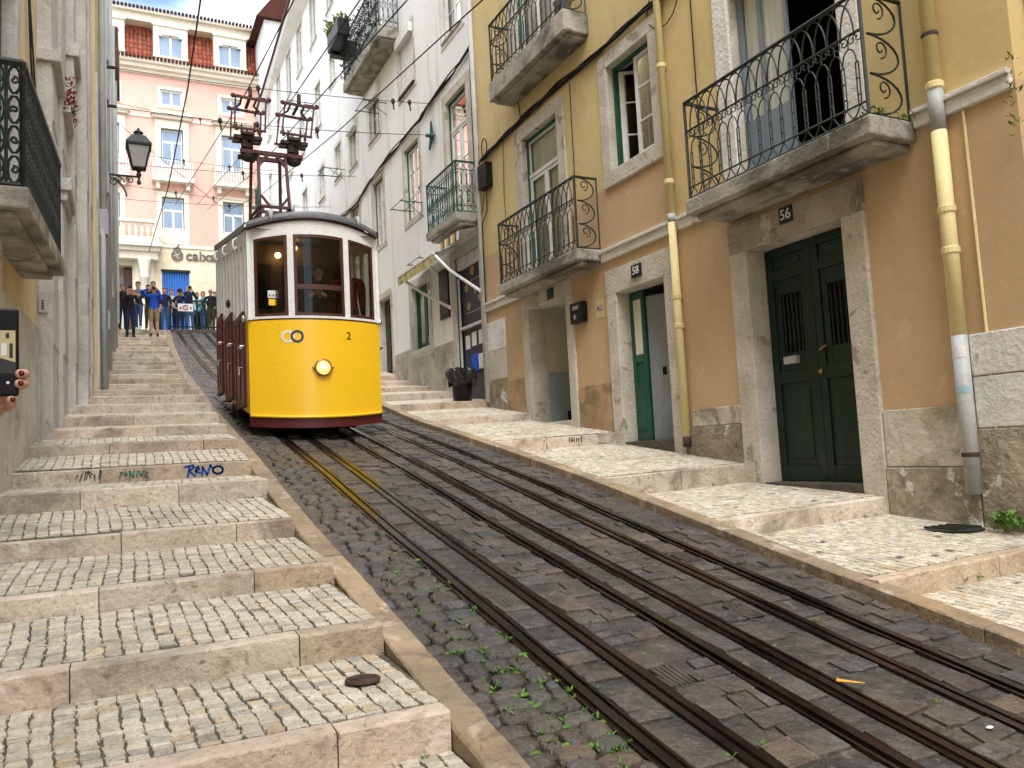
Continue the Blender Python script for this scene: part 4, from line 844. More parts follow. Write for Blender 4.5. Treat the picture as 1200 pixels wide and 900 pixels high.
surround(FR, wb, *gr_door, .18, X['lime'], .03, sill=0); surround(FR, wb, *gr_win, .2, X['grey_stone'], .03, sill=.14); surround(FR, wb, *shop, .2, X['grey_stone'], .03, sill=0, wr=.2, wl=.18)
m = M(); a, b, c, e = gr_door
FR.box(m, a, b, c, e, .16, .20)
for (p, q) in ((a + .06, (a + b) / 2 - .04), ((a + b) / 2 + .04, b - .06)):
    for k in range(5): FR.box(m, p + .05, q - .05, c + .12 + k * .41, c + .46 + k * .41, .14, .17)
obj('door', m, X['green'], wb, bevel=.006)
# open green ground floor window with an inner leaf
a, b, c, e = gr_win; o = window(FR, wb, a, b, c, e, d=.14, frame='green2', sash='green2', rows=1, curtain=None, name='window', sw=.09)
m = M(); FR.box(m, a + .2, a + .5, c + .1, e - .1, .3, .32); FR.quad(m, a, b, c, e, .8); obj('interior', m, X['dark'], o); m = M(); m.lathe([(.001, .10), (.14, .10), (.14, .12), (.001, .12)], (6.9, 18.5, 2.86), 16, 'x'); obj('disc', m, X['lightblue_cloth'], o)
# shop entrance
a, b, c, e = shop; navy = mat('dark_navy_panel', (.022, .028, .055), (.014, .018, .035), 3, .4, .4, .05)
m = M(); FR.box(m, a, b, c, e, .10, .15); FR.box(m, b - .04, b, c, e, .02, .10); FR.box(m, a, a + .04, c, e, .02, .10); sh = obj('shop_entrance', m, navy, wb)
m = M(); FR.box(m, b - .08, b - .045, 1.2, 3.9, .03, .07); FR.box(m, a + .05, b - .1, 2.72, 2.77, .01, .10); FR.box(m, a + .05, b - .05, 4.08, 4.34, .03, .10); obj('shelf', m, X['pipe_w'], sh)
for k, (u, z, w, h, mt) in enumerate(((16.15, 2.42, .24, .3, 'enamel_w'), (15.8, 2.45, .24, .3, 'enamel_w'), (15.45, 2.45, .2, .3, 'enamel_w'))):
    m = M(); FR.box(m, u - w / 2, u + w / 2, z - h / 2, z + h / 2, .085, .095); obj('menu_sheet', m, X[mt], sh)
m = M()
for (u, z, r) in ((16.1, 3.62, .11), (15.75, 3.95, .13), (15.6, 3.5, .1), (16.0, 3.2, .12), (15.4, 3.3, .1)): m.ball(FR.P(u, z, .092), .012, r, r * .8, 10, 6)
obj('food_picture', m, mat('food_picture', (.55, .36, .16), (.22, .15, .06), 14, .5, .3, .1), sh)
for k in range(6):
    for (u0, z) in ((15.3 + .15 * k, 3.05), (15.35 + .14 * k, 3.74)): m = M(); FR.box(m, u0, u0 + .09, z, z + .02, .09, .098); obj('caption_line', m, X['cream_cloth'], sh)
m = M(); FR.box(m, 15.5, 15.9, 1.72, 2.1, .03, .10); obj('display_box', m, X['blue_cloth'], sh, bevel=.02); m = M(); FR.box(m, 15.3, 15.5, 1.75, 2.08, .03, .10); obj('display_box', m, X['enamel_w'], sh, bevel=.02)
mboard = thing('menu_board', 'tall black menu board hung on the white wall beside the shop entrance', 'menu board', (6.9, 17.1, 3.2))
m = M(); FR.box(m, 16.86, 17.42, 3.12, 4.28, -.05, -.004); obj('board', m, X['black'], mboard, bevel=.008)
m = M()
for k in range(9): FR.box(m, 16.93, 17.12 + .22 * RND(), 3.25 + k * .1, 3.275 + k * .1, -.055, -.045)
obj('chalk_line', m, X['grey_cloth'], mboard)
for (u, z0, z1, lb) in ((14.97, 3.3, 4.05, 'narrow red and white sign at the right side of the shop entrance'), (18.06, 3.9, 4.3, 'small red and white sign right of the green ground floor window')):
    o = thing('wall_sign', lb, 'sign', (6.9, u, z0)); m = M(); FR.box(m, u - .05, u + .05, z0, z1, -.05, -.003); obj('panel', m, X['enamel_w'], o); m = M(); FR.box(m, u - .045, u + .045, z0 + .1, z1 - .12, -.055, -.045); obj('red_field', m, mat('sign_red', (.45, .05, .04), None, 5, .5), o)
# damp render along the foot
m = M()
for (u0, u1, z1) in ((16.72, 18.03, 2.55), (18.06, 19.63, 2.46), (19.67, 21.0, 2.75), (22.5, 26, 3.3)):
    FR.box(m, u0, u1, .0, z1, -.02, .01)
obj('damp_base', m, X['damp'], wb, bevel=.006)
balcony(FR, wb, 14.98, 16.80, 4.82, 5.0, .55, 1.1, iron_lattice, 'iron_green')
balcony(FR, wb, 19.6, 23.25, 11.12, 11.42, .6, 1.35, iron_lattice, 'iron')
# drain pipe at the corner and cables
m = M(); m.tube([FR.P(14.90, 1.0, -.05), FR.P(14.90, 8.6, -.05), FR.P(14.92, 14, -.05)], .055, 10); obj('downpipe', m, X['pipe_w'], wb, smooth=True)
bundle('cable', [(14.98, 6.0), (15.0, 8.65)], 3, .012, wb, .012)
bundle('cable', [(14.98, 8.62), (16.2, 8.52), (17.7, 8.44), (18.2, 8.32), (19.6, 8.35), (21.2, 8.28), (22.6, 8.22), (24, 8.0), (26, 8.12), (30, 8.2)], 5, .016, wb, .035)
bundle('cable', [(14.96, 5.4), (14.95, 9.5), (14.97, 13)], 3, .010, wb, .02)
for (u, z, l) in ((20.9, 9.9, .7), (25.6, 9.6, .7), (29.9, 13.7, .8), (28.2, 17.6, .8), (31.0, 14.2, .8), (18.35, 6.25, .6), (17.5, 4.62, .5)):
    m = M()
    for uu in (u, u + .75): m.tube([FR.P(uu, z, .0), FR.P(uu, z, -l)], .016, 5)
    for q in (.35, .95): m.tube([FR.P(u - .12, z + .02, -l * q), FR.P(u + .9, z + .02, -l * q)], .010, 5)
    m.tube([FR.P(u, z - .35, .0), FR.P(u, z, -l * .8)], .010, 5)
    obj('clothes_rack', m, X['iron_green'], wb, recalc=False)
rs = M(); rs.lathe([(.05, -.02), (.12, -.05), (.05, -.09), (.03, -.2)], (6.9, 17.45, 7.62), 10, 'x'); 
for a in range(4): rs.tube([(6.86, 17.45, 7.62), (6.82, 17.45 + .3 * cos(a * pi / 2 + .3), 7.62 + .34 * sin(a * pi / 2 + .3))], [.05, .025], 6)
obj('wire_rosette', rs, X['iron_green'], wb)
# roof with overhanging eave
m = M(); E_ = [(6.18, 14.95), (6.25, 28), (6.74, 42.6)]
def ring(dx, z): return [(x + dx, y, z) for x, y in E_]
lo_, hi_, bk = ring(0, 18.2), ring(0, 18.34), [(12.5, y, 21.2) for _, y in E_]; wl_ = [(6.92, y, 17.95) for _, y in E_]
for i in range(2): m.quad(lo_[i], lo_[i + 1], hi_[i + 1], hi_[i]); m.quad(hi_[i], hi_[i + 1], bk[i + 1], bk[i])
m.add([lo_[2], hi_[2], bk[2], (12.5, 42.6, 18), wl_[2]], [(0, 1, 2, 3, 4)])
rf = obj('roof', m, mat('old_brown_roof_tiles', (.17, .10, .07), (.10, .065, .05), 3, .9, .1, .4, 20), wb, recalc=False)
m = M()
for i in range(2): m.quad(lo_[i], lo_[i + 1], wl_[i + 1], wl_[i])
obj('soffit', m, X['white_wall'], rf, recalc=False)
m = M(); y = 15.1
while y < 42.5:
    x = interp(y, [14.95, 28, 42.6], [6.18, 6.25, 6.74]); m.lathe([(.085, -.05), (.085, .6)], (x, y, 18.36), 8, 'x'); y += .24
obj('eave_tile', m, X['rust'], rf, recalc=False)

# awnings, bin, planter
aw = thing('awning', 'half folded white awning with colourful valance over the green ground floor window', 'awning', (6.9, 17.3, 4.4))
m = M(); P = FR.P; m.quad(P(16.15, 4.62, -.02), P(18.65, 4.62, -.02), P(18.65, 4.40, -.62), P(16.15, 4.40, -.62)); m.quad(P(16.15, 4.60, -.02), P(18.65, 4.60, -.02), P(18.65, 4.38, -.62), P(16.15, 4.38, -.62)); obj('canvas', m, X['twhite'], aw, recalc=False)
m = M(); FR.box(m, 16.15, 18.65, 4.36, 4.42, -.66, -.60); obj('front_rail', m, X['white'], aw, bevel=.01)
val = mat('printed_valance', (.72, .66, .36), (.42, .40, .13), 5, .8, .2, .1, stains=[((.62, .22, .05), 6, .6, .03, .9, (1, 1, 1)), ((.10, .25, .08), 5, .62, .03, .9, (1, 1, 1))])
m = M(); n = 16
for i in range(n): u0, u1 = 16.15 + 2.5 * i / n, 16.15 + 2.5 * (i + 1) / n; k0, k1 = .015 * (i % 2), .015 * ((i + 1) % 2); m.quad(P(u0, 4.36, -.64 - k0), P(u1, 4.36, -.64 - k1), P(u1, 4.16, -.63 - k1), P(u0, 4.16, -.63 - k0))
obj('valance', m, val, aw, recalc=False)
for (p, q, r) in (((16.22, 4.38, -.6), (15.75, 3.92, -.42), (15.06, 3.34, -.03)), ((18.2, 4.2, -.6), (17.6, 3.8, -.4), (16.80, 3.32, -.03))):
    m = M(); m.tube([P(*p), P(*q), P(*r)], .034, 8); m.ball(P(*r), .05); obj('arm', m, X['white'], aw)
a2 = thing('awning', 'striped valance strip under the green balcony above the shop entrance', 'awning', (6.6, 15.6, 4.5)); m = M(); m.quad(P(14.95, 4.72, -.02), P(16.1, 4.72, -.02), P(16.1, 4.58, -.52), P(14.95, 4.58, -.52)); obj('canvas', m, X['twhite'], a2, recalc=False)
m = M(); n = 10
for i in range(n): m.k = i % 3; u0, u1 = 14.95 + 1.15 * i / n, 14.95 + 1.15 * (i + 1) / n; m.quad(P(u0, 4.58, -.525), P(u1, 4.58, -.525), P(u1, 4.40, -.53), P(u0, 4.40, -.53))
obj('valance', m, [X['enamel_w'], X['green2'], paper], a2, recalc=False)
zb = zr(15.3) - .02
bn = thing('rubbish_bin', 'black rubbish bin lined with a shiny black bag by the shop entrance', 'bin', (6.42, 15.25, 1.05))
m = M(); m.lathe([(.19, 1.05), (.22, 1.5), (.235, 1.7), (.235, 1.72), (.2, 1.7)], (6.42, 15.25, 0), 20); obj('bin_body', m, X['black'], bn, smooth=True)
m = M(); pr = []
random.seed(3)
vs = []; n = 30
for i, (r, z) in enumerate(((.20, 1.55), (.245, 1.72), (.27, 1.74), (.30, 1.66), (.29, 1.52), (.275, 1.42), (.26, 1.38))):
    for k in range(n): q = 2 * pi * k / n; rr = r + (.028 * sin(k * 2.3 + i) + ru(-.015, .015)) * (1 if i > 1 else .3); vs.append((6.42 + rr * cos(q), 15.25 + rr * sin(q), z + ru(-.02, .02) + (.04 * sin(k * .9) if i == 6 else 0)))
m.add(vs, [(i * n + k, i * n + (k + 1) % n, (i + 1) * n + (k + 1) % n, (i + 1) * n + k) for i in range(6) for k in range(n)]); obj('bag', m, X['bag'], bn, recalc=False)
pn = thing('window_box', 'black window box with yellow green plants on the high balcony', 'planter', (6.2, 22.9, 12.4))
m = M(); FR.box(m, 22.2, 23.5, 12.42, 12.95, -.98, -.62); FR.box(m, 23.3, 23.62, 12.35, 12.9, -.9, -.1); obj('box', m, X['black'], pn, bevel=.03)
w = M(); random.seed(6)
for _ in range(60): tuft(w, ru(5.95, 6.3), ru(22.5, 23.8), ru(12.95, 13.1), 3, ru(.16, .34))
obj('foliage', w, X['leaf2'], pn, recalc=False)
w = M()
for _ in range(420): tuft(w, 6.3 + ru(-.07, .05), ru(19.7, 23.3), 11.4 + 1.3 * RND() - .25 * (RND() < .2), 2, .10)
tag(obj('ivy', w, X['leafd'], recalc=False, loc=(6.3, 21.5, 11.4)), 'dark ivy grown through the railing of the high balcony', 'plant')

wh = thing('gabled_house', 'white end house with red tiled verge, partly hidden behind the white house eave', 'house', (9, 45, 5.6))
m = M(); m.box(7.45, 14, 43.2, 50, 5, 24.2); obj('wall', m, X['white_wall'], wh); m = M(); m.hexa([(7.0, 42.9, 24.2), (14.2, 42.9, 24.2), (14.2, 50.2, 24.2), (7.0, 50.2, 24.2), (8.6, 42.9, 26.4), (14.2, 42.9, 27.4), (14.2, 50.2, 27.4), (8.6, 50.2, 26.4)]); obj('roof', m, X['tile'], wh)
# ------------------------------------------------------------------ the tram
random.seed(51)
TX, HW = 2.54, .92
def yf(s): return 10.97 + .28 * (s / HW) ** 2
def sh(y): return .17 * max(0, y - 11.25)
def zbot(s): return .63 + .2 * (yf(s) - 11.25)
def ztop(s): return 3.20 + .13 * (1 - (s / HW) ** 2)
def zwt(s): return 3.05 + .085 * (1 - (s / HW) ** 2)
tram = thing('tram', 'yellow and white funicular tram coming down the hill with its headlight lit', 'tram', (TX, 12.9, zroad(TX, 12.9)))
SS = [-HW + 2 * HW * i / 24 for i in range(25)]
def band(m, ss, za, zb_, off=0.0, th=.03):
    """curved sheet following the front of the car, with thickness"""
    vs = []; n = len(ss)
    for a in ss: vs += [(TX + a, yf(a) - off, za(a)), (TX + a, yf(a) - off, zb_(a)), (TX + a, yf(a) - off + th, zb_(a)), (TX + a, yf(a) - off + th, za(a))]
    m.add(vs, [(4 * i + k, 4 * i + (k + 1) % 4, 4 * i + 4 + (k + 1) % 4, 4 * i + 4 + k) for i in range(n - 1) for k in range(4)] + [(0, 1, 2, 3), (4 * n - 1, 4 * n - 2, 4 * n - 3, 4 * n - 4)])
C = lambda v: (lambda s: v)
def weld(o):
    o.data.polygons.foreach_set('use_smooth', [True] * len(o.data.polygons)); o.data.set_sharp_from_angle(angle=radians(35)); return o
m = M(); band(m, SS, zbot, C(1.935)); fp = weld(obj('front_panel', m, X['tyel'], tram))
m = M(); m.tube([(TX + s, yf(s) - .012, zbot(s) + .012) for s in SS], .022, 8); obj('lip', m, X['tyel'], fp, smooth=True)
for (px, py) in ((314, 380), (329, 379), (313, 387), (329, 386), (300, 425), (324, 424), (300, 441), (324, 440)):
    x = 2.16 + (px - 343) / 87; z = 1.70 - (py - 394) / 84; m = M(); m.ball((x, yf(x - TX) - .002, z), .011, .008, .011, 8, 6); obj('rivet', m, X['tyel'], fp, smooth=True)
m = M(); band(m, SS, lambda s: zbot(s) - .135, lambda s: zbot(s) - .003, -.004); weld(obj('skirt', m, X['tmar'], tram))
m = M(); band(m, SS, C(1.937), C(1.952), .006); weld(obj('waist_line', m, X['tmar'], tram))
m = M(); band(m, SS, C(1.953), C(1.985), .012, .045); weld(obj('window_sill', m, X['twhite'], tram))
WN = [(-.835, -.415), (-.335, .365), (.445, .845)]
m = M(); e = [-HW] + [v for w in WN for v in w] + [HW]
def sub(a, b, n): return [a + (b - a) * i / n for i in range(n + 1)]
for i in range(4): band(m, sub(e[2 * i], e[2 * i + 1], 3), C(1.985), ztop)
for a, b in WN: band(m, sub(a, b, 6), zwt, ztop)
weld(obj('window_band', m, X['twhite'], tram))
m = M(); band(m, SS, lambda s: ztop(s) - .002, lambda s: ztop(s) + .022, .02, .05); weld(obj('cornice', m, X['tmar'], tram))
for k, (a, b) in enumerate(WN):
    m = M(); w = .038; zz = lambda s: zwt(s) - .002
    a += .004; b -= .004
    band(m, sub(a, a + w, 1), C(1.987), zz, -.006); band(m, sub(b - w, b, 1), C(1.987), zz, -.006)
    band(m, sub(a + w, b - w, 6), C(1.987), C(2.03), -.006); band(m, sub(a + w, b - w, 6), lambda s: zwt(s) - .04, zz, -.006)
    if k == 1: band(m, sub(a + w, b - w, 6), C(2.36), C(2.43), -.004, .035)
    o = obj('windscreen', m, X['twood'], tram)
    g = M(); ss = sub(a + w / 2, b - w / 2, 6)
    for p, q in zip(ss, ss[1:]): g.quad((TX + p, yf(p) + .02, 2.0), (TX + q, yf(q) + .02, 2.0), (TX + q, yf(q) + .02, zwt(q) - .02), (TX + p, yf(p) + .02, zwt(p) - .02))
    obj('pane', g, X['pane_dark'], o, smooth=True)
    if k == 0:
        for (x, z, w2, h2, mt) in ((1.935, 2.29, .14, .105, 'enamel_w'), (1.93, 2.18, .11, .085, 'tyel')):
            m = M(); y = yf(x - TX) + .008; m.box(x - w2 / 2, x + w2 / 2, y, y + .004, z - h2 / 2, z + h2 / 2); s_ = obj('sticker', m, X[mt], o)
        text('4.10 €', .045, lambda x, y, zz: (1.935 + x, yf(-.6) + .001 - zz * .2, 2.275 + y), X['navy'], o, 'price', .004, bold=.001)
# roof
def roofsec(y): return sh(y)
m = M(); rs_ = []
YS = [('f', 0)] + [('y', v) for v in (11.6, 12.5, 13.5, 14.5, 14.9)]
NS = 24
def roofrow(inset, zadd, front):
    row = []
    for s in SS: row.append((TX + s * (1 - inset * .6), yf(s) - .05 + inset * .5, ztop(s) + .022 + zadd))
    return row
R0, R1, R2, R3 = roofrow(0, 0, 1), roofrow(-.02, .035, 1), roofrow(.03, .10, 1), roofrow(.25, .13, 1)
rows = [R0, R1, R2, R3]
for y in (11.9, 13, 14, 14.9):
    rows.append([(TX + s * (.86 if False else 1 - .04), y, ztop(s) + .10 + sh(y) + .03 * (1 - (s / HW) ** 2)) for s in SS])
# stitch: front fascia rows share the s sampling with the long roof rows
vs = [p for r in rows for p in r]; n = len(SS)
m.add(vs, [(j * n + i, j * n + i + 1, (j + 1) * n + i + 1, (j + 1) * n + i) for j in range(len(rows) - 1) for i in range(n - 1)])
for sd in (-1, 1):
    x0, x1 = TX + sd * (HW + .03), TX + sd * HW * .96
    for a, b in ((11.2, 12.4), (12.4, 13.6), (13.6, 14.9)):
        m.quad((x0, a, 3.21 + sh(a)), (x0, b, 3.21 + sh(b)), (x0, b, 3.29 + sh(b)), (x0, a, 3.29 + sh(a))); m.quad((x0, a, 3.29 + sh(a)), (x0, b, 3.29 + sh(b)), (x1, b, 3.32 + sh(b)), (x1, a, 3.32 + sh(a)))
        m.quad((x0, a, 3.21 + sh(a)), (x0, b, 3.21 + sh(b)), (TX + sd * (HW - .05), b, 3.21 + sh(b)), (TX + sd * (HW - .05), a, 3.21 + sh(a)))
rf = obj('roof', m, X['troof'], tram, smooth=True); rf.data.set_sharp_from_angle(angle=radians(40))
for s in (-.62, .60):
    m = M(); m.tube([(TX + s, yf(s) - .075, ztop(s) + .02), (TX + s, yf(s) - .08, ztop(s) + .10), (TX + s + .01, yf(s) - .02, ztop(s) + .17), (TX + s, yf(s) + .25, ztop(s) + .19)], [.012, .028, .035, .03], 8); obj('roof_bracket', m, X['pipe_g'], rf, smooth=True)
# sides
DO = [(11.50, 12.38), (12.74, 13.58), (13.98, 14.72)]
for sd in (-1, 1):
    xo, xi = TX + sd * HW, TX + sd * (HW - .035); xo, xi = min(xo, xi), max(xo, xi)
    m = M(); mw = M(); gl = M()
    cuts = [11.25] + [v for d_ in DO for v in d_] + [14.88]
    for i in range(0, len(cuts), 2):
        a, b = cuts[i], cuts[i + 1]
        m.hexa([(xo, a, .66 + sh(a)), (xi, a, .66 + sh(a)), (xi, b, .66 + sh(b)), (xo, b, .66 + sh(b)), (xo, a, 1.94 + sh(a)), (xi, a, 1.94 + sh(a)), (xi, b, 1.94 + sh(b)), (xo, b, 1.94 + sh(b))])
    for i in range(3):
        a, b = DO[i]; m.hexa([(xo, a, .66 + sh(a)), (xi, a, .66 + sh(a)), (xi, b, .66 + sh(b)), (xo, b, .66 + sh(b)), (xo, a, .74 + sh(a)), (xi, a, .74 + sh(a)), (xi, b, .74 + sh(b)), (xo, b, .74 + sh(b))])
    obj('side_panel', m, X['tyel'], tram)
    for y in cuts + [11.95, 13.16, 14.35]:
        h = .05; mw.hexa([(xo - .004, y - h, 1.945 + sh(y - h)), (xi + .004, y - h, 1.945 + sh(y - h)), (xi + .004, y + h, 1.945 + sh(y + h)), (xo - .004, y + h, 1.945 + sh(y + h)), (xo - .004, y - h, 3.02 + sh(y - h)), (xi + .004, y - h, 3.02 + sh(y - h)), (xi + .004, y + h, 3.02 + sh(y + h)), (xo - .004, y + h, 3.02 + sh(y + h))])
    for a, b in ((11.25, 13), (13, 14.88)):
        mw.hexa([(xo, a, 3.02 + sh(a)), (xi, a, 3.02 + sh(a)), (xi, b, 3.02 + sh(b)), (xo, b, 3.02 + sh(b)), (xo, a, 3.21 + sh(a)), (xi, a, 3.21 + sh(a)), (xi, b, 3.21 + sh(b)), (xo, b, 3.21 + sh(b))])
        gx = (xo + xi) / 2; gl.quad((gx, a, 1.95 + sh(a)), (gx, b, 1.95 + sh(b)), (gx, b, 3.02 + sh(b)), (gx, a, 3.02 + sh(a)))
    for i in range(0, len(cuts), 2):
        a, b = cuts[i], cuts[i + 1]; mw.hexa([(xo - .01, a, 1.942 + sh(a)), (xi + .01, a, 1.942 + sh(a)), (xi + .01, b, 1.942 + sh(b)), (xo - .01, b, 1.942 + sh(b)), (xo - .01, a, 2.02 + sh(a)), (xi + .01, a, 2.02 + sh(a)), (xi + .01, b, 2.02 + sh(b)), (xo - .01, b, 2.02 + sh(b))])
    sf = obj('side_window_frame', mw, X['twhite'], tram); obj('pane', gl, X['pane_dark'], sf)
    for i, (a, b) in enumerate(DO):
        m = M(); z0 = .72 + sh((a + b) / 2) - .05; z1 = 1.94 + sh((a + b) / 2) + .06; q0, q1 = (xo - .03, xi) if sd < 0 else (xo, xi + .03); mid = (a + b) / 2
        for (p, q) in ((a, mid - .004), (mid + .004, b)):
            m.box(q0, q1, p, q, z0, z1)
            r0, r1 = (q0 - .012, q0) if sd < 0 else (q1, q1 + .012)
            m.box(r0, r1, p + .002, p + .07, z0, z1); m.box(r0, r1, q - .07, q - .002, z0, z1); m.box(r0, r1, p + .07, q - .07, z1 - .1, z1); m.box(r0, r1, p + .07, q - .07, z0, z0 + .12)
        d = obj('door', m, X['tmar'], tram, bevel=.005)
        xx = TX + sd * (HW + .04); m = M(); m.tube([(xx, a + .1, z0 + .82), (xx + sd * .05, a + .1, z0 + .82), (xx + sd * .05, a - .12, z0 + .82), (xx, a - .12, z0 + .82)], .013, 8); obj('handle', m, X['chrome'], d); m = M(); m.tube([(xx, a + .12, z0 + .55), (xx + sd * .045, a + .12, z0 + .55), (xx + sd * .045, a + .12, z0 + .45)], .011, 8); obj('latch', m, X['chrome'], d)
        m = M(); xx = TX + sd * (HW + .02); m.tube([(xx, mid, 3.16 + sh(mid)), (xx + sd * .06, mid, 3.12 + sh(mid)), (xx + sd * .075, mid, 3.04 + sh(mid)), (xx + sd * .04, mid, 2.98 + sh(mid)), (xx + sd * .015, mid, 3.02 + sh(mid))], .016, 6); obj('gutter_hook', m, X['twhite'], tram, smooth=True)
    m = M(); m.ball((TX + sd * (HW + .05), 11.34, 1.98), .028, .028, .05, 8, 6); obj('side_lamp', m, X['chrome'], tram, smooth=True)
m = M(); m.ball((TX - HW - .04, 13.0, 2.5), .035, .05, .07, 8, 6); obj('red_lamp', m, X['tmar'], tram)
# rear wall, floor, benches, chassis
m = M(); m.box(TX - HW, TX + HW, 14.88, 14.92, .66 + sh(14.9), 2.1 + sh(14.9)); m.box(TX - HW, TX + HW, 14.88, 14.92, 3.0 + sh(14.9), 3.24 + sh(14.9)); m.box(TX - HW, TX - HW + .2, 14.88, 14.92, 2.1 + sh(14.9), 3.0 + sh(14.9)); m.box(TX + HW - .2, TX + HW, 14.88, 14.92, 2.1 + sh(14.9), 3.0 + sh(14.9)); m.box(TX - .06, TX + .06, 14.88, 14.92, 2.1 + sh(14.9), 3.0 + sh(14.9)); obj('rear_wall', m, X['tin'], tram)
m = M()
for i, (a, b) in enumerate(((11.32, 12.45), (12.45, 13.65), (13.65, 14.87))): z = 1.24 + sh((a + b) / 2); m.box(TX - HW + .04, TX + HW - .04, a, b, z - .3, z)
fl = obj('floor', m, X['tin'], tram)
m = M()
for y in (12.5, 13.7): z = 1.24 + sh(y); m.box(TX - HW + .05, TX - .1, y - .2, y + .2, z, z + .45); m.box(TX + .1, TX + HW - .05, y - .2, y + .2, z, z + .45); m.box(TX - HW + .05, TX + HW - .05, y + .2, y + .24, z + .1, z + .95)
obj('bench', m, X['tin'], tram)
m = M(); m.box(TX - HW + .05, TX + HW - .05, 12.52, 12.56, 1.3, 3.36); obj('bulkhead', m, X['tin'], tram)
m = M()
for x in (-.6, .0, .6): m.box(TX + x - .22, TX + x + .22, 12.51, 12.52, 2.35, 3.05)
obj('bulkhead_window', m, X['dark'], tram)
m = M(); m.quad((TX - HW + .02, 11.1, 3.2), (TX + HW - .02, 11.1, 3.2), (TX + HW - .02, 14.87, 3.2 + sh(14.87)), (TX - HW + .02, 14.87, 3.2 + sh(14.87))); obj('headlining', m, X['tin'], tram, recalc=False)
m = M(); m.box(TX - .75, TX + .75, 11.25, 11.33, 1.3, 1.93); m.box(TX - .2, TX + .15, 11.2, 11.5, 1.3, 2.05); m.tube([(TX - .05, 11.35, 2.0), (TX - .05, 11.35, 2.25), (TX - .22, 11.30, 2.27)], .012, 8); obj('driver_desk', m, X['twood'], tram)
lampm = emit('warm_bulb', (1, .66, .26), 7.0)
for (x, y, z) in ((2.25, 12.4, 3.17), (2.50, 12.4, 3.30)):
    m = M(); m.ball((x, y, z), .045); obj('ceiling_lamp', m, lampm, tram, smooth=True)
m = M()
for x in (2.05, 2.93):
    for y in (11.7, 14.2): pass
m.hexa([(TX - .7, 11.9, .46), (TX + .7, 11.9, .46), (TX + .7, 14.8, 1.0), (TX - .7, 14.8, 1.0), (TX - .7, 11.9, .8), (TX + .7, 11.9, .8), (TX + .7, 14.8, 1.3), (TX - .7, 14.8, 1.3)]); obj('chassis', m, X['black'], tram)
for y in (12.0, 14.1):
    for x in (2.03, 2.93):
        m = M(); zc = zroad(x, y) + .27; m.lathe([(.05, -.06), (.25, -.05), (.25, .0), (.275, .01), (.275, .04), (.05, .05)], (x, y, zc), 20, 'x'); obj('wheel', m, X['rail'], tram, smooth=False)
# headlight, logo, number
hl = M(); c = (2.555, yf(.015), 1.265); hl.lathe([(.085, .02), (.118, .0), (.122, -.03), (.112, -.05), (.098, -.052), (.096, -.03)], c, 28, 'y', caps=False)
for s in (-1, 1): hl.ball((c[0] + s * .128, c[1] - .02, c[2]), .022, .018, .018)
h = obj('headlight', hl, X['brass'], tram, smooth=True)
m = M(); m.lathe([(.096, -.034), (.07, -.046), (.035, -.052), (.001, -.054)], c, 24, 'y', caps=False); obj('lens', m, emit('headlight_glow', (1, .60, .22), .55), h, smooth=True)
m = M(); m.ball((c[0], c[1] - .05, c[2] + .01), .038, .012, .038); obj('bulb', m, emit('headlight_bulb', (1, .85, .5), 3.0), h, smooth=True)
m = M()
for k in (-.06, -.03, 0, .03, .06):
    l = sqrt(.095 ** 2 - k * k); m.tube([(c[0] + k, c[1] - .064, c[2] - l), (c[0] + k, c[1] - .064, c[2] + l)], .0022, 5); m.tube([(c[0] - l, c[1] - .066, c[2] + k), (c[0] + l, c[1] - .066, c[2] + k)], .0022, 5)
obj('lamp_grid', m, X['brass'], h)
lg = None
for (x, mt, k) in ((2.105, 'enamel_w', 0), (2.225, 'navy', 1)):
    m = M(); n = 32; vs = []
    for i in range(n):
        q = 2 * pi * i / n
        for r in (.056, .087): xx = x + r * cos(q); vs.append((xx, yf(xx - TX) - .0035 - .0015 * k * (1 if .6 < (q % (2 * pi)) < 5 else -.6), 1.70 + r * sin(q)))
    m.add(vs, [(2 * i, 2 * i + 1, (2 * i + 3) % (2 * n), (2 * i + 2) % (2 * n)) for i in range(n)]); obj('logo_ring', m, X[mt], fp, recalc=False)
text('2', .155, lambda x, y, z: (2.945 + x, yf(2.945 + x - TX) - .0005 - z, 1.715 + y), X['black'], fp, 'number', .003)
# current collector tower
tw = M(); zt = 5.44
LG = [(2.27, 13.9), (2.765, 13.9), (2.20, 14.75), (2.72, 14.75)]
def bar(m, a, b, w): m.tube([a, b], w * .7071, 4)
for i, (x, y) in enumerate(LG): bar(tw, (x - .02 * (1 if i % 2 == 0 else -1), y, ztop(0) + sh(y) - .05), (x + .012 * (1 if i % 2 == 0 else -1), 14.2 if i < 2 else 14.5, zt), .05)
for z, e_ in ((4.42, 0), (4.32, 1)): bar(tw, (2.26, 13.95, z), (2.77, 13.95, z), .05); bar(tw, (2.2, 14.7, z - .02), (2.73, 14.7, z - .02), .05); bar(tw, (2.26, 13.95, z), (2.2, 14.7, z), .04); bar(tw, (2.77, 13.95, z), (2.72, 14.7, z), .04)
for y in (14.2, 14.5): bar(tw, (1.98, y, zt + .02), (3.06, y, zt + .02), .07)
for x in (2.25, 2.79): bar(tw, (x, 14.1, zt), (x, 14.6, zt), .06)
for s, x in ((1, 2.28), (-1, 2.75)): bar(tw, (x, 14.17, zt - .2), (x + s * .16, 14.17, zt - .02), .05); bar(tw, (x, 13.97, 4.62), (x + s * .14, 13.97, 4.44), .04)
tower = obj('collector_tower', tw, X['panto'], tram, bevel=.004)
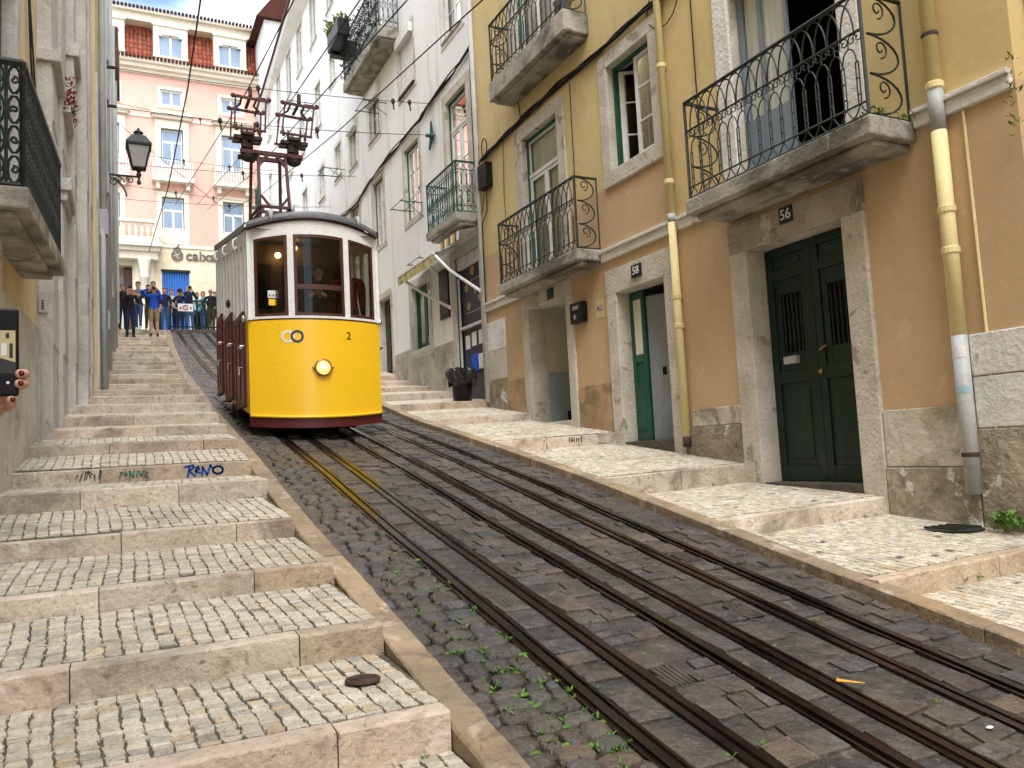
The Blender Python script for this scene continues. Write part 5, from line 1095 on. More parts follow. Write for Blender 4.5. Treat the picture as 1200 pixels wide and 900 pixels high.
for (cx, lean, sg) in ((2.12, .02, -1), (2.92, .06, 1)):
    m = M(); m.lathe([(.05, 5.32), (.12, 5.36), (.14, 5.42), (.10, 5.47), (.06, 5.5), (.10, 5.55), (.10, 5.60), (.06, 5.66)], (cx, 14.3, 0), 12)
    m.box(cx - .24, cx + .24, 14.16, 14.26, 5.68, 5.74); m.box(cx - .24, cx + .24, 14.36, 14.44, 5.68, 5.74); m.box(cx - .12, cx + .10, 14.1, 14.5, 5.74, 5.79); m.box(cx - .10, cx - .01, 14.18, 14.38, 5.54, 5.68)
    for k in range(5): xx = cx - .2 + .1 * k; m.lathe([(.03, 5.8), (.015, 5.9 + .03 * (k % 2)), (.004, 5.95 + .03 * (k % 2))], (xx, 14.12 + .1 * (k % 3), 0), 6)
    hd = obj('current_collector', m, X['rust'], tram, bevel=.006)
    r = M(); zt2 = 6.36
    for y in (14.0, 14.55):
        bar(r, (cx - .29, y, 5.80), (cx + .28, y, 5.78), .035); bar(r, (cx - .27 + lean, y, zt2), (cx + .31 + lean, y, zt2 - .03), .04)
        for x in (-.25, .26): bar(r, (cx + x, y, 5.8), (cx + x + lean + .01, y, zt2), .028)
        for x in (-.28, .32): r.ball((cx + x + lean, y, zt2), .045, .03, .045, 8, 6)
    for x in (-.22, .25): r.tube([(cx + x + lean, 13.98, zt2), (cx + x * .55 + lean, 14.1, zt2 + .05), (cx + x * .5 + lean, 14.45, zt2 + .05), (cx + x + lean, 14.57, zt2)], .02, 6)
    r.box(cx - .015 + lean, cx + .035 + lean, 13.98, 14.57, zt2 + .03, zt2 + .055); r.box(cx - .02 + lean, cx + .04 + lean, 14.0, 14.06, zt2 + .02, zt2 + .2)
    obj('contact_bow', r, X['panto'], hd)
# ------------------------------------------------------------------ pink building across the top of the hill
random.seed(61)
PZ = 46.0; FPK = F((0, PZ), (1, 0), (0, 1)); k_ = PZ / 39
pk = thing('pink_building', 'pink bank building with red tiled mansard roof at the top of the hill', 'building', (3, PZ, zl(PZ)))
COLX = [-.30, 2.86, 5.98, 9.10]; hw = .56
rowA, rowF, rowT = (12.82, 14.62), (16.30, 18.46), (19.75, 20.66)
holes = []
for x in COLX:
    holes += [(x - hw, x + hw, *rowA, .25), (x - hw, x + hw, *rowF, .25), (x - hw, x + hw, *rowT, .25)]
m = M(); FPK.wall(m, -8, 16, 11.85, 21.4, holes); FPK.shell(m, -8, 16, 4, 22, 10); obj('wall', m, [X['pink'], X['pstone']], pk, recalc=False)
bs = (2.25, 3.62, 5.0, 10.55, .35); pd = (-.45, .82, 5.0, 10.75, 1.2)
m = M(); FPK.wall(m, -8, 16, 4, 11.85, [bs, pd]); obj('base_wall', m, [X['ashlar'], X['pstone']], pk, recalc=False)
m = M(); FPK.box(m, -8, 16, 11.82, 12.0, -.06, .02); FPK.box(m, -8, 16, 18.95, 19.08, -.05, .02); obj('string_course', m, X['pstone'], pk)
for x in COLX:
    surround(FPK, pk, x - hw, x + hw, *rowA, .26, X['pstone'], .06, sill=.8, top=.3); surround(FPK, pk, x - hw, x + hw, *rowF, .30, X['pstone'], .06, sill=0, top=.45); surround(FPK, pk, x - hw, x + hw, *rowT, .16, X['pstone'], .05)
    m = M(); FPK.box(m, x - 1.0, x + 1.0, 18.98, 19.12, -.22, .02); FPK.box(m, x - 1.08, x + 1.08, 19.12, 19.28, -.34, .02); obj('window_hood', m, X['pstone'], pk)
    window(FPK, pk, x - hw, x + hw, *rowA, d=.12, transom=.62, rows=1, curtain=None, pane='pglass'); window(FPK, pk, x - hw, x + hw, *rowT, d=.12, rows=1, frame='white', curtain=None, pane='pglass')
    window(FPK, pk, x - hw, x + hw, *rowF, d=.12, transom=.68, rows=1, curtain=None, pane='pglass', name='french_window')
    m = M(); FPK.box(m, x - 1.05, x + 1.05, 15.36, 15.56, -.55, .02); FPK.box(m, x - .85, x - .65, 15.0, 15.36, -.35, .02); FPK.box(m, x + .65, x + .85, 15.0, 15.36, -.35, .02); b = obj('balcony', m, X['pstone'], pk)
    m = M()
    for q in range(15): u = x - 1.0 + 2.0 * q / 14; m.tube([FPK.P(u, 15.56, -.5), FPK.P(u, 16.5, -.5)], .022, 5); 
    for q in range(14): u = x - .93 + 2.0 * q / 14; m.tube([FPK.P(u + .05 * cos(a), 16.0 + .32 * sin(a), -.5) for a in [i * pi / 4 for i in range(9)]], .014, 4)
    for zz in (15.62, 16.5): m.tube([FPK.P(x - 1.02, zz, -.5), FPK.P(x + 1.02, zz, -.5)], .03, 5)
    m.tube([FPK.P(x - 1.02, 16.5, -.5), FPK.P(x - 1.02, 16.5, 0)], .03, 5); m.tube([FPK.P(x + 1.02, 16.5, -.5), FPK.P(x + 1.02, 16.5, 0)], .03, 5)
    obj('railing', m, X['pipe_w'], b, recalc=False)
m = M(); FPK.box(m, -8, 16, 21.35, 21.6, -.15, .02); FPK.box(m, -8, 16, 21.6, 21.82, -.38, .02); FPK.box(m, -8, 16, 21.82, 22.0, -.55, .02); obj('cornice', m, X['pstone'], pk)
m = M(); u = -7.9
while u < 16: m.lathe([(.075, -.72), (.075, .2)], (u, PZ, 22.03), 8, 'y'); u += .19
ec = obj('eave_tile', m, X['tile'], pk, recalc=False)
# mansard: rows of roll tiles
m = M(); u = -8
def mz(t_, o=0): return (PZ + .1 + .55 * t_ - o, 22.0 + 2.35 * t_)
while u < 16:
    for r in range(8):
        t0, t1 = r / 8, (r + 1) / 8 + .02; v = ru(.7, 1.2); m.ti = (v, v * ru(.85, 1.05), v * ru(.8, 1.0)); (y0, z0), (y1, z1) = mz(t0), mz(t1)
        P_ = []
        for (y, z, o) in ((y0, z0, .06), (y1, z1, .02)): P_ += [(u, y - o * .2, z), (u + .07, y - o - .05, z), (u + .15, y - o - .05, z), (u + .22, y - o * .2, z)]
        m.add(P_, [(0, 1, 5, 4), (1, 2, 6, 5), (2, 3, 7, 6), (0, 1, 2, 3)])
    u += .22
obj('roof', m, X['tile'], pk, recalc=False)
for x in COLX:
    m = M(); a, b, c, e = x - .62, x + .62, 22.5, 23.75; D0, D1 = -.12, .9
    FPK.box(m, a - .25, a, 22.05, 24.2, D0, D1); FPK.box(m, b, b + .25, 22.05, 24.2, D0, D1); FPK.box(m, a, b, 22.05, c, D0, D1); FPK.box(m, a, b, e, 24.2, D0, D1); FPK.box(m, a - .32, b + .32, 24.2, 24.32, D0 - .08, D1); FPK.box(m, a - .28, b + .28, c - .12, c - .02, D0 - .08, D0 + .02)
    d = obj('dormer', m, X['pstone'], pk); m = M(); g = M()
    FPK.box(m, a, a + .06, c, e, .0, .06); FPK.box(m, b - .06, b, c, e, .0, .06); FPK.box(m, x - .05, x + .05, c, e, .0, .06); FPK.box(m, a, b, c, c + .06, .0, .06); FPK.box(m, a, b, e - .07, e, .0, .06); FPK.quad(g, a, b, c, e, .04)
    obj('window', m, X['white'], d); obj('pane', g, X['pglass'], d)
    m = M(); FPK.box(m, a, a + .2, e - .10, e + .001, -.125, -.02); FPK.box(m, b - .2, b, e - .10, e + .001, -.125, -.02); obj('arch_corner', m, X['pstone'], d)
m = M(); FPK.box(m, -8, 16, 24.33, 24.75, -.10, 1.6); FPK.box(m, -8, 16, 24.75, 24.9, -.32, 1.6); obj('top_cornice', m, X['pstone'], pk)
m = M(); u = -7.9
while u < 16: m.lathe([(.075, -.45), (.075, 1.4)], (u, PZ, 24.95), 8, 'y'); u += .19
m.hexa([(-8, PZ + 1, 24.9), (16, PZ + 1, 24.9), (16, PZ + 10, 24.9), (-8, PZ + 10, 24.9), (-8, PZ + 1, 25.0), (16, PZ + 1, 25.0), (16, PZ + 10, 26.4), (-8, PZ + 10, 26.4)]); obj('ridge_tile', m, X['tile'], pk, recalc=False)
# portal with column and balustrade
po = M(); FPK.box(po, -2.3, 2.05, 11.0, 11.4, -.55, .02); FPK.box(po, -2.4, 2.15, 11.4, 11.62, -.75, .02); FPK.box(po, -2.5, 2.25, 11.62, 11.82, -.95, .02); FPK.box(po, -2.4, 2.1, 11.84, 12.14, -.85, .02); FPK.box(po, .95, 1.85, 5, 11.0, -.10, .02); p_ = obj('portal', po, X['pstone'], pk, bevel=.02)
m = M(); m.lathe([(.30, 5.0), (.30, 5.9), (.24, 6.0), (.23, 8), (.20, 10.0), (.26, 10.05), (.20, 10.1), (.22, 10.3), (.30, 10.8), (.33, 10.95), (.33, 11.02)], (1.38, PZ - .42, 0), 16); obj('column', m, X['pstone'], p_, smooth=True)
m = M()
for q in range(15): u = -2.2 + .29 * q; m.lathe([(.05, 12.14), (.06, 12.25), (.10, 12.42), (.07, 12.62), (.05, 12.75), (.07, 12.82), (.07, 12.9)], (u, PZ - .7, 0), 8)
FPK.box(m, -2.35, 2.15, 12.9, 13.06, -.86, -.56); FPK.box(m, 1.88, 2.14, 12.14, 12.9, -.85, -.57); obj('balustrade', m, X['pstone'], p_)
m = M(); FPK.quad(m, -.45, .82, 5, 10.75, 1.2); FPK.box(m, .3, .36, 5, 9.6, .7, .8); obj('door', m, X['pipe_w'], p_); m = M(); FPK.box(m, .40, .82, 5, 10.7, .5, 1.18); obj('door_leaf', m, X['twood'], p_)
m = M(); n = 11
for q in range(n): u = bs[0] + (bs[1] - bs[0]) * (q + .5) / n; FPK.box(m, u - .03, u + .03, 5.0, 10.5, .08, .14)
for zz in (6.0, 9.0): FPK.box(m, bs[0], bs[1], zz, zz + .1, .06, .10)
FPK.quad(m, bs[0], bs[1], 5, 10.55, .2); obj('shutter', m, X['blue_sh'], pk); m = M(); FPK.box(m, bs[0] - .05, bs[1] + .05, 10.5, 10.62, -.04, .2); obj('shutter_lintel', m, X['dark'], pk)
lp = lambda x, y, z: (4.22 + x, PZ - .03 - z, 11.42 + y)
sg = text('caixa', .78, lp, X['bronze'], pk, 'sign_letters', .04, bold=.008)
text('G', .74, lambda x, y, z: (5.55 + x, PZ - .03 - z, 11.36 + y), X['bronze'], sg, 'letter', .04, bold=.008)
m = M()
m.lathe([(.001, -.06), (.30, -.06), (.30, -.0), (.001, 0)], (3.02, PZ - .02, 11.42), 20, 'y'); m.tube([(3.02 + .15 * cos(a), PZ - .05, 11.72 + .13 * sin(a)) for a in [i * pi / 6 for i in range(13)]], .04, 6); m.tube([(3.02, PZ - .06, 11.85), (3.12, PZ - .06, 12.0)], .035, 6); obj('emblem', m, X['bronze'], pk)
m = M(); m.tube([(2.85 + .3 * i / 6, PZ - .085, 11.32 + .12 * sin(i)) for i in range(7)], .02, 5); m.tube([(2.86 + .3 * i / 6, PZ - .085, 11.50 + .09 * sin(i + 1)) for i in range(7)], .02, 5); obj('emblem_line', m, X['ashlar'], pk)

# ------------------------------------------------------------------ left hand side
random.seed(62)
FA = F((-1.34, 0), (.05, 1), (-1, 0))
la = thing('cream_house', 'pale yellow house with stone base and dark iron balconies at the left edge', 'house', (-.9, 8, zl(8)))
hA = [(3.9, 5.3, 2.27, 4.9, .3), (7.75, 9.05, 2.27, 4.9, .3), (6.6, 7.7, -.6, 1.75, .3)]
m = M(); FA.wall(m, -34, 10.58, -12, 15, hA); FA.shell(m, -34, 10.58, -12, 15, 7); obj('wall', m, [X['cream_wall'], X['grey_stone']], la, recalc=False)
m = M()
for a, b in ((-34, 6.3), (8.0, 9.3), (9.31, 10.57)): FA.box(m, a, b, -12, 1.66, -.035, .01)
obj('stone_base', m, X['grey_stone'], la, bevel=.01)
surround(FA, la, 6.6, 7.7, -1, 1.75, .28, X['grey_stone'], .07, sill=0)
for h in hA[:2]: window(FA, la, *h[:4], d=.14, transom=.78, name='french_window', curtain='curtain'); surround(FA, la, *h[:4], .2, X['grey_stone'], .03, sill=0)
m = M(); FA.box(m, 6.6, 7.7, -.8, 1.75, .18, .24); obj('door', m, X['twood'], la)
balcony(FA, la, 7.15, 9.6, 2.08, 2.26, .38, 1.02, iron_cast); balcony(FA, la, 3.3, 5.95, 2.08, 2.26, .38, 1.02, iron_cast)
m = M(); m.tube([FA.P(9.7, 5.6, -.03), FA.P(9.9, 4.6, -.03), FA.P(10.3, 3.7, -.04), FA.P(10.45, 3.55, -.06)], .012, 5); m.tube([FA.P(9.5, 6, -.03), FA.P(9.8, 4.9, -.05), FA.P(10.4, 3.6, -.05)], .01, 5); obj('loose_cable', m, X['cable'], la)
m = M(); FA.box(m, 10.3, 10.42, .35, 1.3, -.06, -.03); obj('conduit_cover', m, X['pipe_g'], la, bevel=.01)

sb = thing('stone_house', 'grey stone house with pilasters between cream house and far left facades', 'house', (-.6, 12.5, zl(12.5)))
for i, (a, b, x, z1) in enumerate(((10.6, 11.55, -.655, 15.5), (11.55, 12.5, -.60, 15.5), (12.5, 13.2, -.50, 15.5), (13.2, 13.95, -.365, 15.5), (13.95, 14.8, -.335, 15.5))):
    m = M(); m.box(-5, x, a + .002, b - .002, -.8, z1); obj('pilaster', m, X['grey_stone'], sb, bevel=.02)
    for z in (1.9, 3.1, 4.6):
        m = M(); m.box(x - .1, x + .012, a + .06, b - .06, z - .4, z + .4); obj('raised_panel', m, X['grey_stone'], sb, bevel=.015)
for (a, b, x, z0, z1) in ((11.5, 12.55, -.54, 3.5, 3.62), (11.45, 12.6, -.49, 3.62, 3.78), (12.45, 13.25, -.43, 5.9, 6.1), (10.55, 11.6, -.56, 4.9, 5.05)):
    m = M(); m.box(-1.5, x, a, b, z0, z1); obj('moulding', m, X['grey_stone'], sb, bevel=.012)
m = M(); m.box(-.80, -.70, 10.572, 10.598, 1.86, 2.12); ic = obj('intercom', m, X['pipe_g'], sb, bevel=.006)
for q in range(4): m = M(); m.box(-.765, -.745, 10.562, 10.573, 1.90 + .03 * q, 1.915 + .03 * q); obj('button', m, X['black'], ic)
fl = thing('flower_box', 'row of red flowers on a high ledge of the grey stone house', 'flowers', (-.5, 12.3, 4.9)); random.seed(9)
m = M(); m.box(-.62, -.50, 11.6, 12.45, 4.72, 4.80); obj('ledge', m, X['grey_stone'], fl); redm = mat('red_petal', (.42, .06, .045), (.26, .03, .03), 20, .7, .2, .1); m = M()
for _ in range(150): tuft(m, ru(-.6, -.47), ru(11.6, 12.45), ru(4.8, 5.2), 2, .06)
obj('blossom', m, redm, fl, recalc=False); m = M()
for _ in range(16): tuft(m, ru(-.58, -.48), ru(11.6, 11.9), 4.75, 2, .08)
obj('leaves', m, X['leafd'], fl, recalc=False)

FC = F((-.585, 0), (.021, 1), (-1, 0))
cb_ = thing('drainpipe_house', 'narrow cream facade crowded with grey drainpipes behind the street lamp', 'house', (-.2, 19, zl(19)))
m = M(); FC.wall(m, 14.81, 24.9, 0, 16.5, [(16.6, 17.6, 4.4, 6.2, .2), (19.5, 20.5, 4.8, 6.6, .2), (22, 23, 5.2, 7, .2)]); FC.shell(m, 14.81, 24.9, 0, 16.5, 6); obj('wall', m, [X['cream_wall'], X['grey_stone']], cb_, recalc=False)
for i, (a, b, p, z1, mt) in enumerate(((14.83, 15.9, .03, 6.8, 'grey_stone'), (15.92, 17.8, .02, 3.4, 'damp'), (17.82, 20, .02, 3.9, 'grey_stone'), (20.02, 22.4, .025, 4.6, 'damp'), (22.42, 24.88, .02, 5.3, 'grey_stone'))):
    m = M(); FC.box(m, a, b, 0, z1, -p, .01); obj('plinth', m, X[mt], cb_, bevel=.008)
for h in ((16.6, 17.6, 4.4, 6.2), (19.5, 20.5, 4.8, 6.6), (22, 23, 5.2, 7)): window(FC, cb_, *h, d=.12); surround(FC, cb_, *h, .2, X['grey_stone'], .06)
for (u, z0, z1, r) in ((15.15, 1.4, 4.0, .045), (15.45, 1.3, 16, .055), (16.35, 2.0, 9.5, .05), (17.9, 2.0, 16, .06), (19.2, 2.6, 8.6, .05), (20.9, 2.8, 16, .06), (23.2, 3.2, 12, .06)):
    m = M(); m.tube([FC.P(u, z0, -.085), FC.P(u, z1, -.085)] + ([FC.P(u + .1, z1 + .15, -.06), FC.P(u + .5, z1 + .18, -.06)] if z1 < 5 else []), r, 10); obj('downpipe', m, X['pipe_g'], cb_, smooth=True)
for (u, z, w, h) in ((15.3, 4.1, .3, .45), (15.8, 2.5, .2, .35), (18.4, 3.6, .3, .5), (16.1, 5.1, .25, .4)): m = M(); FC.box(m, u, u + w, z, z + h, -.16, -.02); obj('meter_box', m, X['pipe_g'], cb_, bevel=.015)
m = M(); FC.box(m, 22.5, 23.1, 4.0, 5.2, -.06, -.02); obj('green_shutter', m, X['green'], cb_)
m = M()
for (z, y) in ((7.75, 16.6), (7.1, 16.9)): m.lathe([(.02, -.02), (.10, .02), (.10, .05), (.04, .10), (.03, .3)], (-.24, y, z), 8, 'x'); m.tube([(-.24, y, z + .3), (-.1, y, z + .1), (-.2, y, z - .3)], .03, 6)
obj('wire_rosette', m, X['rust'], cb_)
FD = F((-.585 + .02, 0), (.021, 1), (-1, 0))
db = thing('eaved_house', 'low left house near the crest with brown overhanging eave', 'house', (0, 29, zl(29)))
m = M(); FD.wall(m, 24.92, 33.5, 2, 11.6, [(26, 27, 5.6, 7.4, .2), (29, 30, 6.2, 8, .2)]); FD.shell(m, 24.92, 33.5, 2, 11.6, 6); obj('wall', m, [X['cream_wall'], X['lime']], db, recalc=False)
for h in ((26, 27, 5.6, 7.4), (29, 30, 6.2, 8)): window(FD, db, *h, d=.12); surround(FD, db, *h, .2, X['lime'], .05)
m = M(); m.tube([FD.P(25.3, 4.2, -.08), FD.P(25.3, 11.4, -.08)], .06, 8); obj('downpipe', m, X['pipe_g'], db)
m = M(); m.hexa([FD.P(24.95, 11.61, -.18), FD.P(27.2, 11.61, -.18), FD.P(27.2, 11.61, 3), FD.P(24.95, 11.61, 3), FD.P(24.95, 12.9, -.18), FD.P(27.2, 12.9, -.18), FD.P(27.2, 13.6, 3), FD.P(24.95, 13.6, 3)]); obj('roof', m, bpy.data.materials['old_brown_roof_tiles'], db)
# street lamp
lm = thing('street_lamp', 'black iron lantern street lamp on a scrolled wall bracket', 'street lamp', (-.25, 17, 5.7))
m = M(); m.tube([(-.24, 17, 5.76), (.46, 17, 5.76)], .022, 6); m.tube([(-.24, 17, 5.25), (-.24, 17, 6.05)], .028, 6)
for pts, r in ((arc(-.02, 5.62, .2, .13, pi, 0, 10), .014), (spiral(.0, 5.62, .09, 0, 1.5), .012), (spiral(.28, 5.68, .075, pi, -1.4), .012), (arc(-.24, 5.3, .46, .44, 0.1, pi / 2, 10), .016)): m.tube([(a, 17, b) for a, b in pts], r, 5)
m.lathe([(.02, 5.60), (.045, 5.64), (.02, 5.72), (.05, 5.8), (.03, 5.86), (.10, 5.92)], (.44, 17, 0), 10); obj('bracket', m, X['iron'], lm)
m = M(); 
def sq(r, z): return [(.44 - r, 17 - r, z), (.44 + r, 17 - r, z), (.44 + r, 17 + r, z), (.44 - r, 17 + r, z)]
b_, t_ = sq(.115, 5.93), sq(.205, 6.36)
for i in range(4): m.tube([b_[i], t_[i]], .014, 5); m.tube([b_[i], b_[(i + 1) % 4]], .014, 5); m.tube([t_[i], t_[(i + 1) % 4]], .02, 5)
m.add(sq(.235, 6.37) + sq(.235, 6.40) + sq(.12, 6.58) + sq(.075, 6.60), [(0, 1, 2, 3)] + [(4 * j + i, 4 * j + (i + 1) % 4, 4 * j + 4 + (i + 1) % 4, 4 * j + 4 + i) for j in range(3) for i in range(4)])
m.lathe([(.075, 6.60), (.075, 6.65), (.10, 6.66), (.06, 6.70), (.02, 6.72), (.03, 6.74), (.001, 6.77)], (.44, 17, 0), 10); ln = obj('lantern', m, X['iron'], lm)
m = M(); b_, t_ = sq(.112, 5.935), sq(.20, 6.355); m.add(b_ + t_, [(i, (i + 1) % 4, 4 + (i + 1) % 4, 4 + i) for i in range(4)]); obj('glass', m, X['lampglass'], ln)

# overhead wires
def wire(pts, r, label, grp, sag=.0, beads=()):
    m = M(); q = []
    for a, b in zip(pts, pts[1:]):
        for i in range(10): t_ = i / 10; q.append(tuple(a[j] + (b[j] - a[j]) * t_ - (sag * 4 * t_ * (1 - t_) if j == 2 else 0) for j in range(3)))
    q.append(pts[-1]); m.tube(q, r, 5); o = tag(obj('overhead_wire', m, X['cable'], recalc=False, loc=pts[0]), label, 'wire', grp)
    for t_ in beads:
        a, b = pts[0], pts[-1]; c = [a[j] + (b[j] - a[j]) * t_ - (sag * 4 * t_ * (1 - t_) if j == 2 else 0) for j in range(3)]; mm = M(); mm.ball(c, .05, .05, .07, 8, 6); mm.tube([c, (c[0] + .02, c[1], c[2] - .2)], .02, 5); obj('insulator', mm, X['rust'], o)
G1, G2 = 'trolley wires along the street', 'span wires across the street'
wire([(2.15, -6, 3.7), (2.15, 8, 5.75), (2.13, 14.3, 6.60), (2.13, 33, 10.2)], .010, 'trolley wire touching the left current collector of the tram', G1)
wire([(2.95, -6, 3.7), (2.95, 9.94, 6.06), (2.95, 14.3, 6.62), (2.95, 33, 10.3)], .010, 'trolley wire touching the right current collector of the tram', G1)
wire([(3.3, -6, 3.2), (3.3, 9.03, 5.66), (3.3, 14.8, 6.61), (3.3, 20.9, 7.55), (3.3, 33, 10.1)], .010, 'trolley wire just right of the two collectors, over the empty track', G1)
wire([(4.0, -6, 3.1), (4.0, 9.07, 5.54), (4.0, 15, 6.45), (4.0, 23.9, 8.0), (4.0, 33, 10.1)], .010, 'rightmost trolley wire over the empty track', G1)
wire([(1.2, 2, 8.6), (1.2, 12.35, 7.03), (1.2, 14.88, 6.76), (1.2, 21.05, 6.93), (1.2, 34, 8.5)], .014, 'thick black cable hanging over the steps between the street lamp and the left collector', G1)
wire([(-.2, 16.9, 7.1), (6.66, 17.45, 7.62)], .008, 'span wire from the left facade pipes to the green wall rosette', G2, .12, (.32, .43, .62))
wire([(-.2, 16.6, 7.75), (6.85, 17.4, 8.4)], .008, 'span wire above the rosette wire, ending at the black cable of the white house', G2, .1, (.42, .86, .92))
wire([(-.1, 23.5, 8.3), (6.88, 24.2, 8.9)], .008, 'span wire level with the top of the tram collector tower', G2, .1, (.5, .75))
wire([(-.05, 27, 8.4), (6.88, 27.5, 8.9)], .008, 'span wire just above the tram roof in front of the white house', G2, .1, (.5,))
wire([(.0, 31, 10.2), (6.88, 33, 10.6)], .009, 'span wire crossing the lower windows of the pink building', G2, .1, (.3, .5))
wire([(.0, 31.5, 11.6), (6.88, 33.5, 12.2)], .009, 'span wire crossing just below the pink building balconies', G2, .1, (.35, .6))
wire([(.0, 32, 13.6), (6.88, 34, 14.2)], .009, 'span wire crossing the tall windows of the pink building', G2, .12, (.45,))
wire([(-.1, 26, 10.6), (5.0, 33, 9.4)], .009, 'slanting wire from the left facade down to the green pole', G2, .05)
gp = thing('pole', 'green iron pole rising behind the tram roof', 'pole', (5.25, 33, 5.1)); m = M(); m.lathe([(.16, 5.0), (.16, 6), (.12, 6.05), (.11, 11.0), (.14, 11.05), (.14, 11.12), (.05, 11.2), (.001, 11.35)], (5.25, 33, 0), 12); obj('shaft', m, X['green2'], gp, smooth=True); m = M(); m.box(5.0, 5.5, 32.95, 33.05, 10.3, 10.4); obj('cross_arm', m, X['green2'], gp)
# barrier at the top
fc = thing('barrier', 'black metal barrier with a white notice at the top of the tracks', 'barrier', (3.4, 31.5, 5.03))
for x in (1.80, 2.72, 3.2, 4.2, 5.2): m = M(); m.box(x - .03, x + .03, 31.46, 31.52, 5.03, 6.12); obj('post', m, X['black'], fc)
m = M()
for z in (5.12, 6.1): m.box(1.8, 5.2, 31.47, 31.51, z, z + .05)
m.box(1.8, 5.2, 31.475, 31.505, 5.6, 5.63); obj('rail', m, X['black'], fc)
m = M(); m.tube([(1.82, 31.44, 5.95), (2.1, 31.44, 5.75)], .03, 5); obj('latch', m, X['brass'], fc)
m = M(); m.box(2.06, 2.58, 31.42, 31.45, 5.72, 6.0); nb = obj('notice', m, X['enamel_w'], fc); m = M(); m.tube([(2.32 + .085 * cos(a), 31.415, 5.86 + .085 * sin(a)) for a in [i * pi / 8 for i in range(17)]], .014, 5); m.tube([(2.26, 31.415, 5.92), (2.38, 31.415, 5.80)], .012, 5); obj('symbol', m, bpy.data.materials['sign_red'], nb)
m = M(); m.ball((2.15, 31.415, 5.84), .035, .006, .05); m.ball((2.50, 31.415, 5.84), .035, .006, .05); obj('pictogram', m, X['grey_cloth'], nb)
